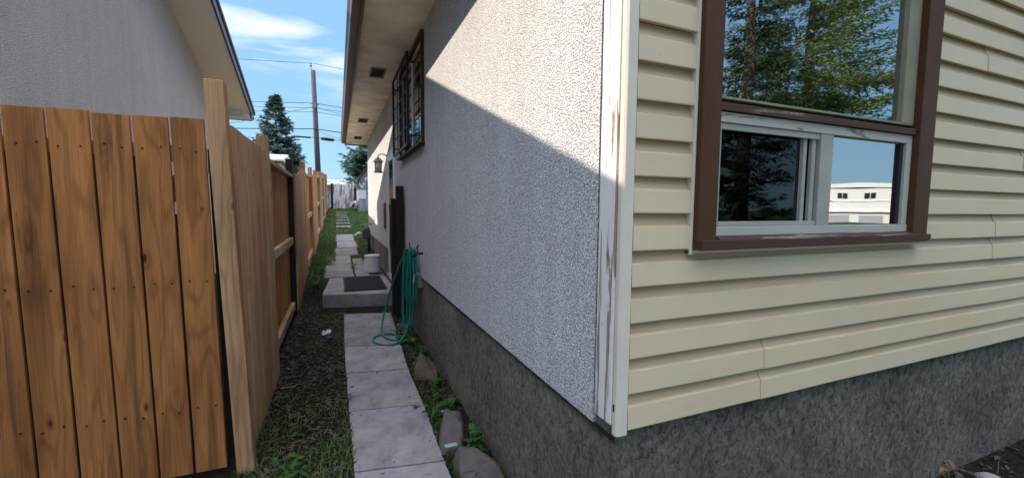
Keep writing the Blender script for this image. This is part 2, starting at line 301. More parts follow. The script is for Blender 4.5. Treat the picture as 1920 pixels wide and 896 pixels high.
# ---------------------------------------------------------------- our house
X0, Y0, YE, ZS = .86, 1.136, 13.3, .76       # stucco plane, front plane, back end, bottom of stucco
house = thing('house', (3.5, 7, 0), 'cream stucco and yellow vinyl sided house with brown framed windows and grey foundation', 'house')
SW = (4.52, 6.10, 2.24, 3.32)                 # small side window hole (y,y,z,z)
DW = (6.95, 7.80, .36, 2.42)                  # side door hole
MW = (1.24, 2.44, 1.475, 2.94)              # front window hole (x,x,z,z)
wallm = MB().wall('x', X0, .14, Y0+.14, YE, ZS, 3.42, [SW, (DW[0], DW[1], ZS, DW[3])]); wallm.go('stucco_wall', STUCCO, house)
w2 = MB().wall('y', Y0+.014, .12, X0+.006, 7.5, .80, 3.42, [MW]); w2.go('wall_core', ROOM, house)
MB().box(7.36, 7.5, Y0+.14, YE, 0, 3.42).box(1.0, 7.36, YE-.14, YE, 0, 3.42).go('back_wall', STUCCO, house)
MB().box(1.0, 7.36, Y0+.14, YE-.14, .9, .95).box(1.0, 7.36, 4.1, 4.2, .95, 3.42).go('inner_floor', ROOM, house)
fm = MB(); fm.box(X0+.012, 7.48, Y0+.022, Y0+.2, -.3, .797); fm.wall('x', X0+.012, .2, Y0+.2, YE-.02, -.3, ZS-.002, [(DW[0], DW[1], .36, ZS-.002)]); fm.go('foundation', FOUND, house)
B(X0-.004, X0+.01, Y0+.02, 6.9, ZS-.007, ZS-.001).go('drip_edge', DKWOOD, house)
# siding: courses of dutch lap vinyl, profile extruded along x
H = .1222; zb = .80
def course(x0, x1, z0, dy=0.0, ztop=None):
    pr = [(Y0+.000, z0+.002), (Y0-.0165-dy, z0+.0005), (Y0-.0178-dy, z0+.004), (Y0-.0150-dy, z0+H*.63), (Y0-.0135-dy, z0+H*.655), (Y0-.007-dy, z0+H*.70), (Y0-.002-dy, z0+H*.80), (Y0+.006-dy, z0+H*1.03)]
    if ztop: pr = [(a, min(b, ztop)) for a, b in pr]
    n = len(pr); m = MB()
    k = max(1, int((x1-x0)/.2)); xs_ = [x0+(x1-x0)*j/k for j in range(k+1)]; ph_ = z0*41
    vs = [(x, a+(.0011*sin(x*3.1+ph_)+.0007*sin(x*7.7+ph_*1.7))*(1 if a < Y0-.01 else 0), b+(.0010*sin(x*2.3+ph_*2)+.0006*sin(x*9+ph_))*(1 if b < z0+.01 else 0)) for x in xs_ for a, b in pr]
    return m.add(vs, [(j*n+i, (j+1)*n+i, (j+1)*n+i+1, j*n+i+1) for j in range(k) for i in range(n-1)]+[tuple(range(n))])
sm = MB()
joints = {0: 1.535, 1: 1.548, 5: 3.335, 8: 3.60, 9: 3.62, 4: 3.33, 14: 5.2, 2: 4.6, 3: 4.61, 12: 3.1}
for i in range(22):
    z0 = zb+H*i; xl = X0+.034
    if z0 > 3.4: break
    segs = [(xl, 7.5)]
    lo, hi = 1.405, 3.0
    if z0+H*.95 > lo and z0 < hi: segs = [(xl, 1.147), (2.566, 7.5)]
    for a, b in segs:
        j = joints.get(i)
        if j and a < j < b:
            c = course(a, j+.01, z0); sm.add(c.v, c.f); c = course(j, b, z0, .0035); sm.add(c.v, c.f)
        else:
            c = course(a, b, z0); sm.add(c.v, c.f)
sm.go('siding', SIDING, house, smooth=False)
# corner post of vinyl and peeling wooden corner board on the stucco side
MB().prism([(X0-.014, Y0+.006, .785), (X0-.014, Y0-.012, .785), (X0-.006, Y0-.020, .785), (X0+.03, Y0-.020, .785), (X0+.034, Y0-.006, .785), (X0+.034, Y0+.006, .785)], (0, 0, 2.63)).go('corner_post', TRIMV, house, .002)
B(X0-.018, X0+.002, Y0+.009, Y0+.104, .815, 3.41).go('corner_board', PEEL, house, .003)
B(X0-.0155, X0-.0135, Y0-.006, Y0+.001, .868, .892).go('corner_hole', DARK, house)
# main window
win = B(1.147, 1.235, Y0-.042, Y0+.02, 1.44, 3.03).box(2.445, 2.565, Y0-.055, Y0+.02, 1.44, 3.03).box(1.235, 2.445, Y0-.040, Y0+.02, 2.94, 3.03).go('window', BROWN, house, .003)
ya = Y0-.028; YG = ya+.022
MB().box(1.147, 2.577, Y0-.066, Y0+.04, 1.408, 1.443).prism([(1.236, Y0-.06, 1.443), (1.236, YG+.02, 1.443), (1.236, YG+.02, 1.472), (1.236, Y0-.05, 1.450)], (1.208, 0, 0)).go('sill', WBROWN, win, .002)
B(1.135, 1.1465, Y0-.022, Y0+.01, 1.39, 3.045).box(2.5655, 2.578, Y0-.022, Y0+.01, 1.40, 3.045).box(1.135, 2.578, Y0-.018, Y0+.01, 1.393, 1.405).go('channel_trim', TRIMV, win, .0015)
MB().prism([(1.236, ya-.012, 1.893), (1.236, YG+.03, 1.905), (1.236, YG+.03, 1.938), (1.236, ya-.012, 1.920)], (1.208, 0, 0)).go('transom', WBROWN, win, .002)
B(1.236, 2.444, ya+.004, YG+.02, 1.938, 1.946).box(2.352, 2.444, ya+.002, YG+.02, 1.946, 2.93).box(1.236, 1.246, ya+.004, YG+.02, 1.946, 2.93).go('upper_frame', m_plain('olive_frame', (.20, .19, .12), .5), win)
B(1.246, 2.352, YG, YG+.005, 1.946, 2.93).go('upper_pane', GLASS, win)
B(1.236, 2.444, ya, YG+.03, 1.856, 1.892).box(1.236, 2.444, ya-.004, YG+.03, 1.452, 1.488).box(1.236, 1.250, ya, YG+.03, 1.488, 1.856).box(2.402, 2.444, ya, YG+.03, 1.488, 1.856).go('slider_frame', ALUW, win, .002)
B(1.251, 1.80, ya+.006, ya+.016, 1.832, 1.855).box(1.251, 1.80, ya+.006, ya+.016, 1.489, 1.506).box(1.251, 1.262, ya+.006, ya+.016, 1.507, 1.831).box(1.802, 1.880, ya+.002, ya+.028, 1.489, 1.855).go('sash_frame', ALU, win, .0015)
B(1.725, 1.745, YG-.002, YG+.014, 1.50, 1.85).box(1.768, 1.790, YG-.008, YG+.006, 1.50, 1.85).go('inner_stile', ALU, win, .001)
B(1.262, 1.80, ya+.034, ya+.038, 1.489, 1.855).go('lower_pane', GLASSD, win)
B(1.881, 2.378, ya+.02, ya+.024, 1.489, 1.855).go('lower_pane', GLASS, win)
B(2.379, 2.401, ya+.012, YG+.03, 1.489, 1.855).go('sash_seal', DARK, win)
def curtain(x0, x1, y, z0, z1, amp=.022, n=60, fr=75):
    m = MB(); vs = []
    for i in range(n+1):
        x = x0+(x1-x0)*i/n; yy = y+amp*sin(fr*x)+amp*.5*sin(fr*2.3*x+1)
        vs += [(x, yy, z0), (x, yy, z1)]
    return m.add(vs, [(2*i, 2*i+2, 2*i+3, 2*i+1) for i in range(n)])
curtain(1.80, 2.25, Y0+.085, 1.2, 2.94, .012).go('curtain', CURT, win, smooth=True)
# small side window with iron grille
w = B(X0-.035, X0+.06, SW[0]-.04, SW[0], SW[2]-.04, SW[3]+.04).box(X0-.035, X0+.06, SW[1], SW[1]+.05, SW[2]-.04, SW[3]+.04).box(X0-.035, X0+.06, SW[0], SW[1], SW[3], SW[3]+.05).go('window', BROWN, house, .003, label='small high brown window behind a black iron grille')
MB().prism([(X0-.07, SW[0]-.06, SW[2]-.045), (X0+.06, SW[0]-.06, SW[2]-.04), (X0+.06, SW[0]-.06, SW[2]-.002), (X0-.07, SW[0]-.06, SW[2]-.022)], (0, SW[1]-SW[0]+.14, 0)).go('sill', BROWN, w, .002)
B(X0+.0, X0+.03, SW[0], SW[0]+.035, SW[2], SW[3]).box(X0, X0+.03, 5.22, 5.30, SW[2], SW[3]).box(X0, X0+.03, SW[1]-.035, SW[1], SW[2], SW[3]).box(X0, X0+.03, SW[0]+.035, SW[1]-.035, SW[3]-.03, SW[3]).box(X0, X0+.03, SW[0]+.035, SW[1]-.035, SW[2], SW[2]+.03).go('frame', m_plain('pale_frame', (.5, .5, .5), .5), w, .002)
B(X0+.014, X0+.018, SW[0]+.035, SW[1]-.035, SW[2]+.03, SW[3]-.03).go('pane', GLASS, w)
g = MB(); gx = X0-.09
gy0, gy1, gz0, gz1 = 5.02, 6.32, 2.27, 3.30
for y in (gy0, gy1): g.box(gx-.014, gx+.014, y-.016, y+.016, gz0, gz1)
for z in (gz0, gz1): g.box(gx-.012, gx+.012, gy0, gy1, z-.014, z+.014)
for i in range(1, 3): yy = gy0+(gy1-gy0)*i/3; g.box(gx-.005, gx+.005, yy-.007, yy+.007, gz0, gz1)
for i in range(1, 5): zz = gz0+(gz1-gz0)*i/5; g.box(gx-.006, gx+.006, gy0, gy1, zz-.006, zz+.006)
for y in (gy0, gy1):
    for z in (gz0+.1, gz1-.1): g.box(gx, X0-.001, y-.01, y+.01, z-.01, z+.01)
g.box(X0-.10, X0-.036, SW[0]-.03, SW[0]-.005, 2.78, 2.82)
g.go('grille', BLK, w)
# side door
d = B(X0-.018, X0+.08, DW[0]-.07, DW[0], DW[2]-.03, DW[3]+.07).box(X0-.018, X0+.08, DW[1], DW[1]+.07, DW[2]-.03, DW[3]+.07).box(X0-.018, X0+.08, DW[0], DW[1], DW[3], DW[3]+.07).go('door_frame', m_peel('worn_jamb', (.75, .74, .72), (.3, .25, .2), .62), house, .003)
dr = B(X0+.012, X0+.05, DW[0]+.005, DW[1]-.005, .40, 1.58).go('door', DKWOOD, house, .003)
B(X0-.022, X0+.05, DW[0]+.005, DW[0]+.10, 1.582, 2.41).box(X0-.022, X0+.05, DW[1]-.10, DW[1]-.005, 1.582, 2.41).box(X0-.022, X0+.05, DW[0]+.10, DW[1]-.10, 2.32, 2.41).go('door_panel', WHITE, dr, .002)
B(X0-.012, X0-.007, DW[0]+.10, DW[1]-.10, 1.582, 2.32).go('pane', GLASS, dr)
MB().tube([(X0-.0, DW[0]+.08, 1.3), (X0-.04, DW[0]+.08, 1.3), (X0-.05, DW[0]+.08, 1.3)], [.008, .01, .026], 10).go('handle', METAL, dr)
B(X0-.06, X0+.1, DW[0]-.02, DW[1]+.02, .32, .36).go('threshold', PADC, house, .004)
# louvre + roof
lv = B(X0-.02, X0+.0, 8.33, 8.62, 1.12, 1.62).go('wall_vent', m_plain('rusty_vent', (.16, .09, .06), .7, .3, 20), house, .003)
lm = MB()
for i in range(9): lm.box(X0-.028, X0-.021, 8.36, 8.59, 1.16+.05*i, 1.175+.05*i)
lm.go('slat', DKWOOD, lv)
XE, ZF = .27, 3.41
so_ = B(XE, X0+.13, .95, 13.8, ZF, ZF+.02)
so_.go('soffit', SOFFIT, house)
for y in (2.0, 4.44, 6.88, 9.32, 11.76): B(XE+.002, X0-.002, y-.003, y+.003, ZF-.004, ZF-.001).go('soffit_seam', SOFFIT, house)
MB().box(XE-.025, XE, .92, 13.84, ZF-.03, ZF+.17).box(XE, 7.5, 13.80, 13.84, ZF-.03, ZF+.17).box(XE, 8.1, .92, .95, ZF-.03, ZF+.17).go('fascia', FASC, house, .003)
B(X0+.131, 8.1, .95, Y0+.01, ZF+.0, ZF+.02).go('front_soffit', SOFFIT, house)
gp = [(XE-.026, 0), (XE-.105, .005), (XE-.118, .05), (XE-.138, .085), (XE-.138, .115), (XE-.128, .115), (XE-.128, .088), (XE-.108, .052), (XE-.097, .015), (XE-.026, .012)]
gut = MB(); gut.prism([(x, .90, ZF+.015+z) for x, z in gp], (0, 12.96, 0)).go('gutter', GUT, house)
for i in range(14): B(XE-.136, XE-.026, 1+.95*i, 1.02+.95*i, ZF+.118, ZF+.128).go('gutter_strap', GUT, house)
MB().prism([(XE-.05, .9, ZF+.17), (4.2, .9, ZF+1.57), (8.4, .9, ZF+.17), (8.4, .9, ZF+.25), (4.2, .9, ZF+1.66), (XE-.05, .9, ZF+.25)], (0, 12.98, 0)).go('roof', SHINGLE, house)
MB().prism([(X0, Y0+.1, 3.43), (7.5, Y0+.1, 3.43), (4.2, Y0+.1, 4.75)], (0, .1, 0)).go('gable_wall', STUCCO, house)
MB().prism([(X0, YE-.2, 3.43), (7.5, YE-.2, 3.43), (4.2, YE-.2, 4.75)], (0, .1, 0)).go('gable_wall', STUCCO, house)
for (ya_, yb_) in ((6.07, 6.53), (9.62, 10.1), (12.1, 12.6), (2.6, 3.1)):
    v = B(.455, .475, ya_, yb_, ZF-.012, ZF-.001).box(.64, .66, ya_, yb_, ZF-.012, ZF-.001).box(.475, .64, ya_, ya_+.02, ZF-.012, ZF-.001).box(.475, .64, yb_-.02, yb_, ZF-.012, ZF-.001).go('soffit_vent', m_plain('vent_frame', (.35, .28, .2), .6) if ya_ == 6.07 else bpy.data.materials['vent_frame'], house, .001)
    m = MB()
    for i in range(9): m.box(.477, .638, ya_+.03+i*(yb_-ya_-.06)/9, ya_+.03+(i+.45)*(yb_-ya_-.06)/9, ZF-.009, ZF-.002)
    m.go('louvre', DKWOOD, v)
# dark boards leaning at the door side
o = thing('board_stack', (.79, 6.1, 0), 'pair of tall black-brown boards standing on end against the stucco beside the hose', 'boards')
B(.745, .845, 5.93, 6.0, 0, 1.83).go('board', DKWOOD, o, .004); B(.69, .85, 6.01, 6.09, 0, 1.66).go('board', DKWOOD, o, .004); B(.71, .85, 6.16, 6.22, .0, 1.6).go('board', DKWOOD, o, .004)
# wall lantern
ln = thing('wall_lantern', (.86, 7.95, 2.42), 'bronze carriage lantern on a curved arm beside the side door', 'wall lamp')
LB = m_plain('lantern_metal', (.26, .22, .18), .4, .3, 15, .5, .4); lx, ly, lz = .69, 7.9, 2.16
MB().lathe((0, 0, 0), [(.001, 0), (.001, 0)], 3)
MB().box(X0-.02, X0, 7.86, 7.94, 2.33, 2.5).go('back_plate', LB, ln, .005)
MB().tube([(X0-.01, ly, 2.43), (X0-.06, ly, 2.475), (X0-.12, ly, 2.475), (lx, ly, 2.45), (lx, ly, 2.40)], .009, 8).go('arm', LB, ln, smooth=True)
MB().lathe((lx, ly, lz), [(.088, .175), (.092, .18), (.06, .215), (.035, .24), (.015, .25), (.012, .27)], 8).go('cap', LB, ln)
MB().lathe((lx, ly, lz), [(.075, -.015), (.08, 0), (.075, .008)], 8).go('base_ring', LB, ln)
for k in range(4): a = pi/4+k*pi/2; MB().tube([(lx+.068*cos(a), ly+.068*sin(a), lz+.008), (lx+.08*cos(a), ly+.08*sin(a), lz+.176)], .005, 5).go('cage_bar', LB, ln)
MB().lathe((lx, ly, lz), [(.055, .009), (.064, .17)], 12).go('glass_shade', m_plain('frosted_glass', (.7, .7, .66), .25, .05), ln, smooth=True)
# gas meter
gm = thing('gas_meter', (.72, 11.8, .33), 'grey gas meter on a riser pipe with white regulator beside the house foundation', 'gas meter')
gz = G(.7, 11.8)
MB().box(.60, .80, 11.66, 11.86, gz+.38, gz+.60).lathe((.70, 11.76, gz+.60), [(.10, 0), (.09, .05), (.05, .08)], 12).go('meter_body', m_plain('meter_grey', (.06, .065, .07), .5, .2), gm, .02)
MB().tube([(.78, 11.95, gz-.1), (.78, 11.95, gz+.30), (.74, 11.9, gz+.34), (.70, 11.76, gz+.36)], .018, 8).tube([(.66, 11.76, gz+.6), (.66, 11.76, gz+.74), (.8, 11.8, gz+.76), (.87, 11.8, gz+.76)], .016, 8).go('pipe', METAL, gm, smooth=True)
MB().tube([(.60, 11.78, gz+.50), (.50, 11.78, gz+.52), (.44, 11.78, gz+.48), (.42, 11.78, gz+.40)], [.02, .03, .03, .018], 8).go('regulator', WHITE, gm, smooth=True)
MB().tube([(.74, 11.5, gz-.1), (.74, 11.5, gz+.42)], .035, 8).go('bollard_pipe', BLK, gm)
# ---------------------------------------------------------------- neighbour house
nb = thing('house', (-5, 6.4, 0), 'pale stucco neighbouring house with a sloping soffited gable behind the wooden gate', 'house')
NW, NR, PK, NZ = -2.25, -1.67, 6.37, 5.32       # wall plane, rake outer plane, ridge y, ridge z (underside of the rake edge)
T = .379; YT = 10.963; ZT = 3.583; Y1 = 2*PK-YT    # eave tip
def rz(y): return NZ-T*abs(y-PK)-.02
zu = lambda y: rz(y)-.15
MB().prism([(NW, 2.05, -.3), (NW, 10.55, -.3), (NW, 10.55, zu(10.55)), (NW, PK, zu(PK)), (NW, 2.05, zu(2.05))], (-.15, 0, 0)).box(-9, NW-.15, 10.4, 10.55, -.3, 3.4).box(-9, NW-.15, 2.05, 2.2, -.3, 3.4).go('stucco_wall', NSTUCCO, nb)
nfm = MB()
nfm.prism([(NR-.02, YT, rz(YT)), (NR-.02, PK, rz(PK)), (NR-.02, PK, rz(PK)-.16), (NR-.02, YT-.25, rz(YT-.25)-.16), (NR-.02, YT-.33, rz(YT)-.14), (NR-.02, YT, rz(YT)-.14)], (.03, 0, 0))
nfm.prism([(NR-.02, Y1, rz(Y1)), (NR-.02, Y1, rz(Y1)-.16), (NR-.02, PK, rz(PK)-.16), (NR-.02, PK, rz(PK))], (.03, 0, 0)).box(-9.4, NR-.02, YT-.03, YT, rz(YT)-.16, rz(YT)).box(-9.4, NR-.02, Y1, Y1+.03, rz(Y1)-.16, rz(Y1))
nfm.go('fascia', NFASC, nb, .003)
def slopeq(xa, xb, ya, yb, f, th=.012):
    return [(xa, ya, f(ya)), (xb, ya, f(ya)), (xb, yb, f(yb)), (xa, yb, f(yb))]
ns = MB().prism(slopeq(NW-.1, NR-.021, PK, YT-.34, zu), (0, 0, .012)).prism(slopeq(NW-.1, NR-.021, Y1+.2, PK, zu), (0, 0, .012))
ns.go('soffit', NSOFFIT, nb)
ze = rz(YT)-.15
MB().box(-9.2, NR-.021, 10.551, YT-.031, ze, ze+.012).box(NW-.0, NR-.021, YT-.36, YT-.345, ze+.013, zu(YT-.36)+.0).go('eave_box', m_plain('eave_white', (.68, .67, .64), .6), nb)
MB().prism([(NR+.03, YT+.06, rz(YT)-.02), (NR+.03, PK, rz(PK)+.006), (NR+.03, PK, rz(PK)+.09), (NR+.03, YT+.06, rz(YT)+.05)], (-7.6, 0, 0)).prism([(NR+.03, Y1-.06, rz(Y1)-.02), (NR+.03, PK, rz(PK)+.006), (NR+.03, PK, rz(PK)+.09), (NR+.03, Y1-.06, rz(Y1)+.05)], (-7.6, 0, 0)).go('roof', SHINGLE, nb)
B(-9.2, -9.05, 2.05, 10.55, -.3, 4).go('rear_wall', NSTUCCO, nb)
# ---------------------------------------------------------------- gate and fence
gt = thing('gate', (-1.3, 2.77, 0), 'reddish brown cedar board gate in front of the neighbouring house', 'gate')
edges = [-.654, -.812, -.970, -1.130, -1.296, -1.452, -1.61, -1.77, -1.93]
bw = [.146, .146, .149, .154, .145, .147, .148, .147, .147]
for i, (e, bb) in enumerate(zip(edges, bw)):
    top = 2.006+R.uniform(-.004, .006)
    bd = B(e-bb, e, 2.762+R.uniform(-.002, .002), 2.781, .05, top, lean=.019+R.uniform(-.001, .001)).go('board', GATE, gt, .002)
    for z in (1.84, .42, 1.13):
        for fx in (.25, .75):
            x = e-bb+bb*fx+.019*(2-z)+R.uniform(-.006, .006); zz = z+R.uniform(-.012, .012); MB().tube([(x, 2.757, zz), (x, 2.763, zz)], .0045, 8).go('screw', DARK, bd)
for z in (.36, 1.78): B(-2.06, -.66, 2.792, 2.83, z, z+.09).go('rail', RAIL, gt, .003)
MB().prism([(-2.0, 2.832, .47), (-1.93, 2.832, .45), (-.69, 2.832, 1.70), (-.70, 2.832, 1.77), (-.76, 2.832, 1.77)], (0, .036, 0)).go('brace', RAIL, gt, .003)
for e in edges[1:]: B(e-.02, e+.035, 2.7845, 2.7905, .06, 1.80 if e != edges[1] else 1.5, lean=.019).go('gap_shade_strip', DKWOOD, gt)  # dark strips added behind the gaps, standing in for the shade there
B(-.662, -.60, 2.846, 2.862, .06, 1.86, lean=.022).go('gap_shade_strip', DKWOOD, gt)
for z in (.55, 1.72): MB().box(-.648, -.632, 2.785, 2.82, z, z+.09).tube([(-.634, 2.795, z-.01), (-.634, 2.795, z+.1)], .007, 8).go('hinge', BLK, gt)
fn = thing('fence', (-.58, 3, 0), 'tall tan wooden privacy fence running down the left side of the alley', 'fence')
FX = -.56
B(-.648, -.558, 2.752, 2.845, -.1, 2.222, lean=.036).go('post', POST, fn, .004, label='weathered knotty gate post with a split grain, nearest to the camera')
py = [2.80, 4.36, 6.62, 9.05, 11.5, 13.95, 16.4, 18.85, 21.3, 23.75, 26.2, 28.65]
for i, y in enumerate(py[1:]):
    gg = G(-.6, y); B(-.645, -.556, y-.045, y+.045, gg-.1, gg+2.17+R.uniform(-.03, .05)).go('post', POST if i != 1 else DKWOOD, fn, .004)  # one post has its shadow put into the colour as dark wood
for i in range(len(py)-1):
    a, b = py[i]+.05, py[i+1]-.05; g0, g1 = G(-.6, a), G(-.6, b)
    near = i % 2 == 0
    if near:                                       # pickets on the alley side, hiding the rails
        pm = MB(); y = a+.0; end = b+(.02)
        x1 = FX+.018 if i == 0 else FX+.02
        while y < end-.02:
            wd = min(R.choice([.138, .14, .14, .09 if i == 0 else .14]), end-y); gz = G(-.6, y+wd/2)
            n0 = len(pm.v); pm.box(x1-.02, x1, y, y+wd-R.uniform(.003, .006), gz+.04 if i else gz+.0, gz+2.0+R.uniform(-.004, .004), lean=.012 if i == 0 else 0)
            y += wd
        pm.go('board_panel', FENCE, fn, .0025)
        rx0, rx1 = FX-.045, FX-.008
    else:
        pm = MB(); y = a
        while y < b-.02:
            wd = min(.14, b-y); gz = G(-.6, y+wd/2); pm.box(FX-.085, FX-.066, y, y+wd-.005, gz+.04, gz+1.93+R.uniform(-.01, .01)); y += wd
        pm.go('board_panel', FENCEO, fn, .0025)
        rx0, rx1 = FX-.062, FX-.012
    for h, hh in ((.10, .10), (1.02, .09), (1.90, .05)):
        if not near and h == 1.90: rx0, rx1 = FX-.09, FX+.002; h = 1.935; hh = .04
        MB().prism([(rx0, a, g0+h), (rx1, a, g0+h), (rx1, a, g0+h+hh), (rx0, a, g0+h+hh)], (0, b-a, g1-g0)).go('rail', RAIL, fn, .003)
# ---------------------------------------------------------------- paving, pad
GSL = 'concrete slabs of the alley path'
def jag(p, st=.03, am=.0028):
    o = []
    for i in range(len(p)):
        a, b = Vector(p[i]), Vector(p[(i+1) % len(p)]); n = max(2, int((b-a).length/st))
        for j in range(n):
            q_ = a.lerp(b, j/n); c_ = am*(3.2 if j == 0 else 1); o.append((q_.x+R.uniform(-c_, c_), q_.y+R.uniform(-c_, c_), q_.z))
    return o
js = [(1.70, 1.62), (2.494, 2.413), (3.28, 3.20), (4.06, 3.97), (4.85, 4.72), (5.62, 5.48), (6.36, 6.22)]
xl = [.062, .061, .052, .045, .042, .050, .058]; xr = [.56, .568, .592, .59, .625, .655, .688]
lab = ['smooth grey slab at the very bottom of the picture beside the big rounded rock', 'large clean grey slab beside the flat standing rock and broad leaved weeds', 'grey slab beside the brown wedge shaped rock', 'grey slab just in front of the green hose loop', 'grey slab under the green hose loop', 'worn slab right in front of the raised concrete step']
for i in range(6):
    g_ = .009; e = R.uniform(0, .004)
    p = [(xl[i], js[i][0]+g_, 0), (xr[i], js[i][1]+g_, 0), (xr[i+1], js[i+1][1]-g_, 0), (xl[i+1], js[i+1][0]-g_, 0)]
    cx, cy = sum(q[0] for q in p)/4, sum(q[1] for q in p)/4
    MB().prism([(x, y, -.03) for x, y, z in jag(p)], (0, 0, .048+e)).go('paving_slab', CONC, None, .006, origin=(cx, cy, 0), label=lab[i], category='paving slab', group=GSL)
pad = thing('door_step', (.25, 7.7, 0), 'raised concrete step pad in front of the side door', 'step')
MB().prism([(-.24, 6.94, -.05), (.845, 6.72, -.05), (.845, 8.45, -.05), (-.16, 8.5, -.05)], (0, 0, .255)).go('pad', PADC, pad, .012)
mt = MB()
for i in range(26): y = 7.07+i*.051; mt.box(.10, .70, y, y+.022, .222, .232)
for i in range(11): x = .10+i*.0585; mt.box(x, x+.015, 7.06, 8.36, .213, .2215)
mt.box(.075, .10, 7.04, 8.38, .208, .233).box(.70, .725, 7.04, 8.38, .208, .233).box(.10, .70, 7.04, 7.065, .208, .233).box(.10, .70, 8.36, 8.38, .208, .233)
mt.box(.1, .7, 7.065, 8.36, .2075, .2120)
mt.go('door_mat', MATM, None, origin=(.4, 7.7, .208), label='dark ribbed rubber mat lying on the concrete door step', category='door mat')
sl = []
y = 8.54; k = 0
while y < 28:
    ln_ = .74 if y < 10 else (1.22 if y < 15 else .62); wd = .58 if y > 10.5 else .50
    gap = .03 if y < 10 else (.07 if y < 15 else .80)
    cx = .10+(.04*sin(y*2.1))+ (.12 if y > 10.5 else 0)
    sl.append((cx-wd/2, cx+wd/2, y, y+ln_) if y > 10.2 else (-.26, .275, y, y+ln_)); y += ln_+gap
for y in (8.54, 9.31, 10.08): sl.append((.31, .83, y, y+.74))
fl = {0: 'left slab right behind the door step', 1: 'second stained slab behind the door step, left of the white pail', 2: 'third slab behind the door step, where the paving narrows to one row'}
for i, (a, b, c, d_) in enumerate(sl):
    t1 = .016; rt = R.uniform(-.02, .02)
    p = [(a, c-rt, G(0, c)-.04+t1), (b, c+rt, G(0, c)-.04+t1), (b+.0, d_+rt, G(0, d_)-.04+t1), (a, d_-rt, G(0, d_)-.04+t1)]
    o = MB().prism(jag(p, .05, .005), (0, 0, .045)).go('paving_slab', CONC, None, .008, origin=((a+b)/2, (c+d_)/2, G(0, c)), category='paving slab', group=GSL,
        label=fl.get(i) or ('cracked slab at the foot of the foundation behind the white pail' if a > .3 and c < 10 else ('weathered grey slab in the far grassy run of the path' if c < 17 else 'small stepping slab in the grass towards the white fence')))
# white pail
pg = G(.66, 9.05)+.03
pl_ = thing('pail', (.64, 9.0, pg), 'upturned white plastic pail standing behind the door mat', 'pail')
MB().lathe((.64, 9.0, pg), [(.158, 0), (.162, .01), (.150, .30), (.155, .305), (.157, .33), (.150, .337)], 28).go('bucket', PAIL, pl_, smooth=False)
MB().lathe((.64, 9.0, pg+.337), [(.12, .0005), (.12, .006), (.03, .0065)], 24).go('lid_ring', PAIL, pl_)
MB().tube([(.55, 8.62, .232), (.68, 8.58, .238), (.80, 8.60, .234)], .018, 8).go('rolled_rag', m_plain('rag', (.03, .03, .035), .9), None, smooth=True, origin=(.68, 8.6, .22), label='dark crumpled tube lying in front of the white pail', category='scrap')
# ---------------------------------------------------------------- hose
hz = thing('garden_hose', (.78, 5.0, 0), 'green garden hose hung in long loops on the wall with one coil on the path', 'hose')
hm = MB()
def smooth_path(P, k=10):
    P = [Vector(p) for p in P]; o = []
    for i in range(len(P)-1):
        a, b, c, d = P[max(i-1, 0)], P[i], P[i+1], P[min(i+2, len(P)-1)]
        for j in range(k):
            t = j/k; o.append(.5*((2*b)+(c-a)*t+(2*a-5*b+4*c-d)*t*t+(3*b-a-3*c+d)*t**3))
    o.append(P[-1]); return o
for k in range(7):
    q = k/6; y = 4.80+.18*q+R.uniform(-.02, .02); xx = .80-.03*(k % 3); zt = 1.06-.012*(k % 2); zbm = R.choice([.08, .16, .22, .3, .36, .45])+R.uniform(-.03, .03)
    hm.tube(smooth_path([(xx, y, zbm+.06), (xx+.01, y-.015+R.uniform(-.05, .03), .55), (xx+.015, y, zt-.06), (xx, y+.03, zt), (xx-.03, y+.05, zt-.05), (xx-.05, y+.055+R.uniform(-.05, .06), .6+R.uniform(-.1, .1)), (xx-.05, y+.05, zbm+.06), (xx-.02, y+.03, zbm), (xx, y, zbm+.06)], 7), .0105, 7, False)
hm.tube(smooth_path([(.80, 5.05, 1.05), (.74, 5.12, 1.0), (.66, 5.22, .78), (.58, 5.3, .5), (.50, 5.28, .22), (.46, 5.15, .06), (.50, 4.95, .034), (.60, 4.85, .032), (.68, 4.95, .035)], 9), .0115, 8)
hm.tube(smooth_path([(.77, 4.85, .45), (.73, 4.84, .22), (.65, 4.78, .06), (.53, 4.70, .032), (.40, 4.78, .030), (.34, 4.95, .030), (.42, 5.10, .030), (.56, 5.08, .045), (.68, 4.92, .045), (.74, 4.9, .12)], 9), .0115, 8)
hm.tube(smooth_path([(.72, 4.98, .27), (.66, 5.0, .16), (.62, 5.05, .10), (.60, 4.96, .045), (.66, 4.86, .035)], 8), .009, 8)
hm.go('hose_coil', HOSE, hz, smooth=True)
tp = thing('garden_tap', (.86, 4.75, 1.05), 'dark outdoor tap and hook holding the green hose on the stucco wall', 'tap')
MB().tube([(.87, 4.86, 1.02), (.78, 4.88, 1.0), (.74, 4.88, 1.06)], .014, 8).tube([(.86, 4.62, 1.04), (.80, 4.62, 1.04), (.76, 4.66, 1.01)], .013, 8).go('hook', BLK, tp, smooth=True)
MB().tube([(.80, 4.62, 1.05), (.80, 4.62, 1.12)], .006, 6).tube([(.80, 4.57, 1.13), (.80, 4.67, 1.10)], .009, 6).tube([(.76, 4.86, 1.05), (.75, 4.84, 1.15)], .005, 6).go('handle', BLK, tp)
sk = thing('wall_bracket', (.86, 4.85, .74), 'grey metal pipe bracket on the foundation behind the hose', 'bracket')
MB().box(.82, .872, 4.72, 4.80, .64, .80).tube([(.83, 4.74, .78), (.78, 4.72, .79), (.77, 4.70, .70)], .014, 8).go('clamp', METAL, sk, .004)
